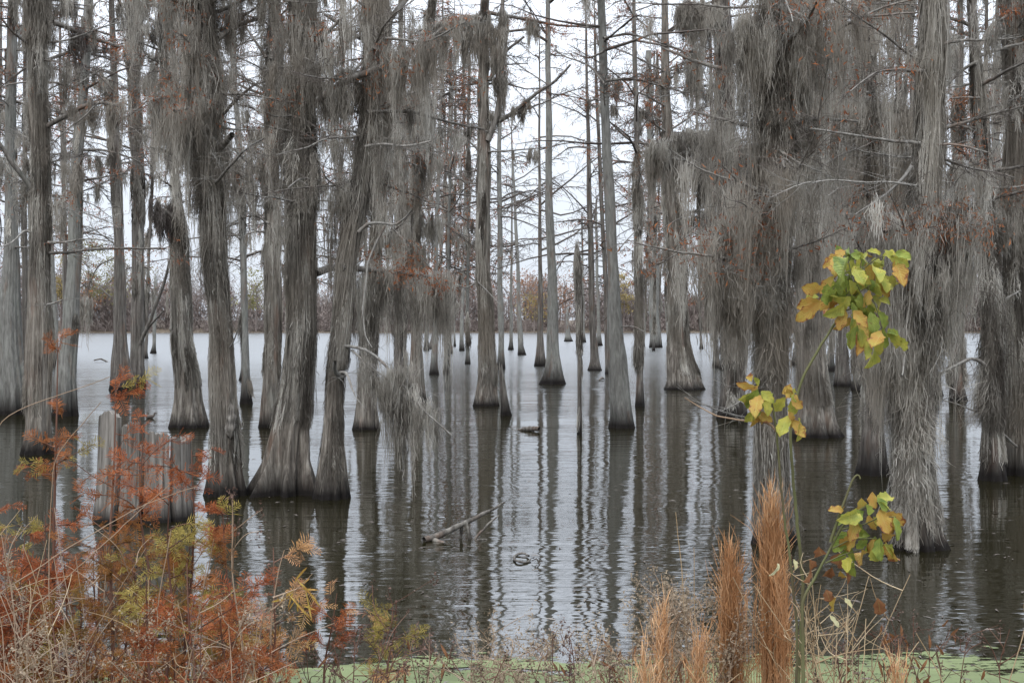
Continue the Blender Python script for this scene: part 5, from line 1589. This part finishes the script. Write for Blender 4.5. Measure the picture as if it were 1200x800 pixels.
def seedling(x, D, ytop, label, group, dens=1.0, yellow=.15, lean=0.0, mats=('frond', 'frond_y'), low=.25, name='cypress_seedling', cat='shrub'):
    b = foot(x, D)
    h = max(P(x, ytop, D)[2] - b[2], .3)
    r = thing(name, b, label, cat, group)
    pts = [b + np.array([lean * h * t ** 1.4 + RNG.normal(0, .015), RNG.normal(0, .03), h * t]) for t in np.linspace(0, 1, 6)]
    mb, p = stem_mesh(pts, .0065 + .003 * h, .002, 6, 30)
    A, B = MB(), MB()
    nb = int(15 * dens * h)
    for i in range(nb):
        t = RNG.uniform(low, 1.0)
        c = sample_path(p, np.array([t]))[0]
        az = RNG.uniform(0, 2 * PI)
        l = RNG.uniform(.10, .34) * (1.15 - .6 * t)
        d = np.array([math.cos(az), math.sin(az), RNG.uniform(.05, .8)])
        e = c + d * l
        br = resample(np.stack([c, c + d * l * .5 + RNG.normal(0, .01, 3), e]), 8)
        mb.tubes(br, np.linspace(.0025, .001, 8), 4)
        nf = RNG.integers(7, 13)
        cc = sample_path(br, RNG.uniform(.15, 1, nf))
        dd = d[None] * .7 + RNG.normal(0, .55, (nf, 3)) + np.array([0, 0, -.1])
        tgt = B if RNG.random() < yellow else A
        frond_mesh(tgt, cc, dd, RNG.uniform(.035, .095, nf), 8)
    mb.build('stem', M['stem_r'], r)
    A.build('foliage', M[mats[0]], r, smooth=False)
    B.build('foliage', M[mats[1]], r, smooth=False)
    return r

def prof(x):
    return np.interp(x, [-200, 0, 30, 70, 110, 135, 170, 215, 260, 300, 330, 360], [560, 560, 560, 520, 560, 600, 610, 600, 615, 640, 680, 720])

seedling(66, 6.3, 404, 'tallest thin rusty seedling, with one bright spray beside the shaggy cypress', None, .9, .25, low=.3)
seedling(128, 6.2, 446, 'rusty seedling with a bright top spray standing before the stump and the dark twin trunks', None, .9, .12, .02, low=.35)
seedling(168, 6.0, 515, 'dense fiery rust seedling covering the middle of the stump', None, .8, .10, low=.45)
seedling(205, 6.2, 528, 'rust seedling with a loose outer spray at the stump end', None, .7, .12, .06, low=.4)
seedling(196, 5.8, 575, 'olive yellow tinged seedling at the foot of the stump', None, .9, .65, low=.4)
seedling(262, 6.0, 598, 'thin orange seedling with pale lower leaves beside the big shaggy cypress', None, .9, .3, .02, mats=('frond', 'frond_y'))
for i in range(24):
    x = RNG.uniform(-60, 320)
    seedling(x, RNG.uniform(5.4, 7.4), prof(x) + 35 + RNG.gamma(1.6, 40), 'rusty feathery cypress seedling in the thicket on the bank', 'rusty seedlings massed in the thicket', RNG.uniform(.55, 1.1), RNG.uniform(.0, .16), RNG.normal(0, .05))
for i in range(7):
    x = RNG.uniform(-480, -60)
    seedling(x, RNG.uniform(5.4, 7.4), 560 + RNG.gamma(1.6, 32), 'rusty cypress seedling beyond the shrubby picture edge', 'seedlings beyond the shrubby edge', 1.0, .15)
for i in range(13):
    x = RNG.uniform(-40, 330)
    seedling(x, RNG.uniform(5.2, 6.6), RNG.uniform(615, 720) + max(0, x - 240) * .5, 'rusty feathery cypress seedling in the thicket on the bank', 'rusty seedlings massed in the thicket', RNG.uniform(1.1, 1.7), RNG.uniform(.0, .12), RNG.normal(0, .08), low=.15)
seedling(313, 5.9, 640, 'pink and orange small seedling growing above the duckweed at the thicket end', None, .9, .3, .02, mats=('frond_p', 'frond'))
seedling(455, 6.0, 702, 'small salmon seedling alone over the duckweed with an olive top', None, 1.1, .35, .02, mats=('frond_p', 'frond_y'), low=.3)
seedling(372, 6.0, 690, 'low rust red seedling leaning out at the thicket end over the water', None, .5, .1, .1, low=.5)

# --- narrow yellow leaves at the thicket end
nl = thing('willow_shoot', foot(330, 5.6), 'bare forked shoot with narrow yellow and orange leaves at the thicket end', 'shrub')
mb, p = stem_mesh([foot(322, 5.6)] + [P(x, y, 5.6) for x, y in [(316, 760), (318, 720), (326, 670), (333, 645)]], .006, .002, 6, 30)
mb.tubes(resample(np.array([P(318, 715, 5.6), P(340, 697, 5.55), P(364, 672, 5.5)]), 12), np.linspace(.004, .0015, 12), 5)
mb.tubes(resample(np.array([P(320, 700, 5.6), P(345, 690, 5.6), P(352, 688, 5.6)]), 12), np.linspace(.004, .0015, 12), 5)
mb.build('stem', M['stem_t'], nl)
for (x, y, dx, dy, kd) in [(350, 688, 10, -9, 'o'), (352, 690, 14, 0, 'o'), (352, 692, 16, 12, 'o'), (350, 694, 10, 20, 'o'), (346, 694, 2, 18, 'o'), (344, 692, -6, 16, 'o'), (340, 690, -10, 12, 'o'), (352, 686, 10, 8, 'o'), (345, 698, 10, 16, 'o'), (338, 700, -4, 14, 'o'), (348, 684, 4, -12, 'o'), (335, 696, -12, 6, 'o'), (352, 700, 12, 10, 'o')]:
    mb = MB()
    a, b = P(x + RNG.normal(0, 5), y + RNG.normal(0, 5), 5.55), P(x + dx * 1.3, y + dy * 1.3, 5.5 + RNG.normal(0, .05))
    leaflet(mb, a, b, .006, .4, .25, 0)
    mb.build('leaf', M['leaf_' + kd], nl, uv=True)

# --- dry stems, straw, seed heads
def dry_weed(x, D, ytop, label, group, kind='bare', lean=None, mat='stem_t', nb=6, cat='dry weed', r0=.004):
    b = foot(x, D)
    h = max(P(x, ytop, D)[2] - b[2], .15)
    r = thing('dry_weed', b, label, cat, group)
    ln = RNG.normal(0, .22) if lean is None else lean
    pts = [b + np.array([ln * h * t ** 1.5 + RNG.normal(0, .01), RNG.normal(0, .03), h * t]) for t in np.linspace(0, 1, 5)]
    mb, p = stem_mesh(pts, r0, .0014, 5, 22)
    tips = [p[-1]]
    for i in range(nb):
        t = RNG.uniform(.35, .95)
        c = sample_path(p, np.array([t]))[0]
        d = np.array([RNG.normal(0, .7), RNG.normal(0, .5), RNG.uniform(.3, 1.1)])
        l = h * RNG.uniform(.10, .28)
        e = c + d * l
        br = resample(np.stack([c, c + d * l * .55 + RNG.normal(0, .02, 3), e]), 8)
        mb.tubes(br, np.linspace(.0024, .001, 8), 4)
        tips.append(br[-1])
        if RNG.random() < .6:
            e2 = br[4] + np.array([RNG.normal(0, .08), RNG.normal(0, .06), RNG.uniform(.02, .10)])
            mb.tubes(np.stack([br[4], (br[4] + e2) / 2 + RNG.normal(0, .006, 3), e2]), np.array([.0016, .0012, .0008]), 3)
            tips.append(e2)
    mb.build('stem', M[mat], r)
    tips = np.array(tips)
    if kind in ('fluff', 'dark'):
        dark = kind == 'dark'
        hb = MB()
        for tp in tips:
            k = 34 if not dark else 22
            ext = np.array([.012, .012, .03]) * (1.0 if not dark else .7)
            c = tp + RNG.normal(0, 1, (k, 3)) * ext + np.array([0, 0, -.01])
            d = RNG.normal(0, 1, (k, 3)); d /= np.linalg.norm(d, axis=1, keepdims=True)
            s2 = np.cross(d, RNG.normal(0, 1, (k, 3))); s2 /= np.linalg.norm(s2, axis=1, keepdims=True)
            L = RNG.uniform(.008, .018, (k, 1))
            hb.tris(np.stack([c - d * L * .5, c + s2 * L * .45, c + d * L * .5], 1))
            hb.build('seed_head', M['fluff_d' if dark else 'fluff'], r, smooth=False)
            hb = MB()
    elif kind == 'curl':
        hb = MB()
        for tp in tips[::2]:
            e = tp + np.array([RNG.normal(0, .03), RNG.normal(0, .03), -.05])
            leaflet(hb, tp, e, .008, .6, .3, 0)
            hb.build('leaf', M['leaf_b'], r, uv=True)
            hb = MB()
    return r

for i in range(80):
    x = RNG.uniform(-90, 335)
    dry_weed(x, RNG.uniform(5.0, 7.0), prof(x) + 40 + RNG.gamma(2.0, 38), 'thin pale bare stem crossing the rusty thicket', 'pale bare stems in the rusty thicket', nb=RNG.integers(2, 7), r0=RNG.uniform(.002, .0042), mat=('stem_t', 'stem_t', 'straw', 'stem_r')[RNG.integers(0, 4)])
for i in range(5):
    x = RNG.uniform(-60, 320)
    dry_weed(x, RNG.uniform(4.9, 5.8), 660 + RNG.gamma(2, 26) + max(0, x - 200) * .25, 'dry weed with tan seed fluff low in the rusty thicket', 'tan seed fluff in the thicket', 'fluff', nb=9)
dry_weed(284, 5.4, 578, 'pale forked dead stem with curled tips rising beside the big shaggy cypress', None, 'dark', -.03, nb=8, r0=.006)
dry_weed(178, 5.4, 620, 'straight pale straw stem standing tall among rust fronds', None, 'bare', .06, nb=1)
dry_weed(6, 5.2, 690, 'woolly tan seed heads at the picture corner', None, 'fluff', .1, nb=14)
dry_weed(40, 5.0, 770, 'soft tan seed plume standing low near the picture corner', None, 'fluff', .0, nb=12)
dry_weed(150, 5.2, 725, 'drooping tan seed plume in the middle of the thicket', None, 'fluff', .05, nb=12)
for i in range(24):
    x = RNG.uniform(360, 760)
    dry_weed(x, RNG.uniform(5.2, 6.4), 748 + RNG.gamma(1.5, 14), 'low dark seeded weed stem in front of the duckweed', 'dark seeded weeds along the duckweed', 'dark' if RNG.random() < .6 else 'curl', nb=RNG.integers(3, 8), mat='stem_r')
for i in range(12):
    x = RNG.uniform(520, 760)
    dry_weed(x, RNG.uniform(5.0, 6.0), 742 + RNG.gamma(1.6, 14), 'low pale fluffy weed in front of the duckweed', 'pale fluffy weeds along the duckweed', 'fluff', nb=RNG.integers(6, 11))
dry_weed(498, 5.3, 740, 'pale forked weed with dark seed heads over the duckweed edge', None, 'dark', .02, nb=6)
dry_weed(548, 5.5, 752, 'tan grey fluffy weed beside the pale forked one', None, 'fluff', .02, nb=12)
dry_weed(640, 5.5, 742, 'thin dark seed spike before the reflection of the tall straight trunk', None, 'dark', .06, mat='stem_r', nb=5)
dry_weed(683, 5.5, 748, 'dark leaning seed spike beside the thin dark one', None, 'dark', -.12, mat='stem_r', nb=4)
dry_weed(665, 5.2, 775, 'stubby blackish seed head at the bottom of the picture', None, 'dark', .0, mat='stem_r', nb=3)
dry_weed(428, 5.6, 716, 'thin red brown weed with clustered dark berries over the water', None, 'dark', .15, mat='stem_r', nb=5)
dry_weed(405, 5.4, 735, 'red brown weed hung with dark curled leaves before the duckweed', None, 'dark', .05, mat='stem_r', nb=8)
for i in range(9):
    x = RNG.uniform(775, 850)
    dry_weed(x, RNG.uniform(5.4, 6.2), 690 + RNG.gamma(1.6, 16), 'grey tan goldenrod gone to fluff beside the rusty grass', 'fluffy goldenrod beside the rusty grass', 'fluff', nb=13)
for i in range(26):
    x = RNG.uniform(925, 1010)
    dry_weed(x, RNG.uniform(4.9, 5.7), 660 + RNG.gamma(2.2, 26), 'tangled dry straw stem around the sapling stems', 'tangled straw around the saplings', 'bare', RNG.normal(0, .3), mat='straw', nb=RNG.integers(2, 6), r0=.003)
for i in range(10):
    x = RNG.uniform(940, 1120)
    dry_weed(x, RNG.uniform(5.0, 6.0), 735 + RNG.gamma(1.8, 18), 'low brown dead weed in front of the duckweed beside the sapling', 'brown dead weeds by the sapling', 'curl' if RNG.random() < .5 else 'dark', mat='stem_r', nb=5)
dry_weed(1052, 5.6, 722, 'red brown flat topped dead flower stalk over the water below the green leaves', None, 'dark', .12, mat='stem_r', nb=3)
dry_weed(1040, 5.3, 745, 'reddish brown curled dead plant at the duckweed edge', None, 'curl', .1, mat='stem_r', nb=9)
dry_weed(1137, 5.0, 742, 'single pale straw blade leaning over the duckweed', None, 'bare', -.28, mat='straw', nb=0, r0=.004)
dry_weed(1160, 5.0, 675, 'long pale grass stem leaning out at the picture edge', None, 'bare', .22, mat='straw', nb=1, r0=.0026)
dry_weed(1172, 5.2, 735, 'bare forked brown weed at the bottom corner by the duckweed', None, 'bare', .05, mat='stem_r', nb=6)
dry_weed(1190, 5.2, 700, 'arching bare brown weed at the picture edge', None, 'bare', .25, mat='stem_r', nb=5)
dry_weed(809, 5.6, 600, 'single pale reed stem standing before the dark reflections', None, 'bare', -.05, mat='straw', nb=0, r0=.004)
dry_weed(815, 5.7, 640, 'shorter pale reed stem just beside the tallest single reed', None, 'bare', -.01, mat='straw', nb=0, r0=.003)
dry_weed(735, 4.8, 800 - 12, 'pale bleached stick slanting up through the fluffy weeds', None, 'bare', .9, mat='straw', nb=0, r0=.006)
# --- long arching stems across the thicket
def arch(pts, D, label, r0=.004, mat='stem_t'):
    b = foot(pts[0][0], D)
    r = thing('dry_weed', b, label, 'dry weed')
    mb, p = stem_mesh([b] + [P(x, y, D) for x, y in pts], r0, .0015, 6, 50)
    mb.build('stem', M[mat], r)
arch([(-20, 600), (0, 495), (40, 475), (90, 458), (128, 444)], 6.0, 'long arching pale stem rising from the picture edge towards the bright top spray')
arch([(60, 640), (64, 540), (90, 505), (122, 470)], 5.9, 'thin pale stem bowed across the stump towards the bright top spray', .003)
arch([(-10, 700), (20, 680), (90, 635), (160, 595), (230, 570)], 5.5, 'long thin stem slanting across the whole thicket under the stump', .004)
arch([(30, 720), (110, 650), (165, 600), (200, 570)], 5.4, 'thin brown stem slanting across the thicket from below the stump', .003)
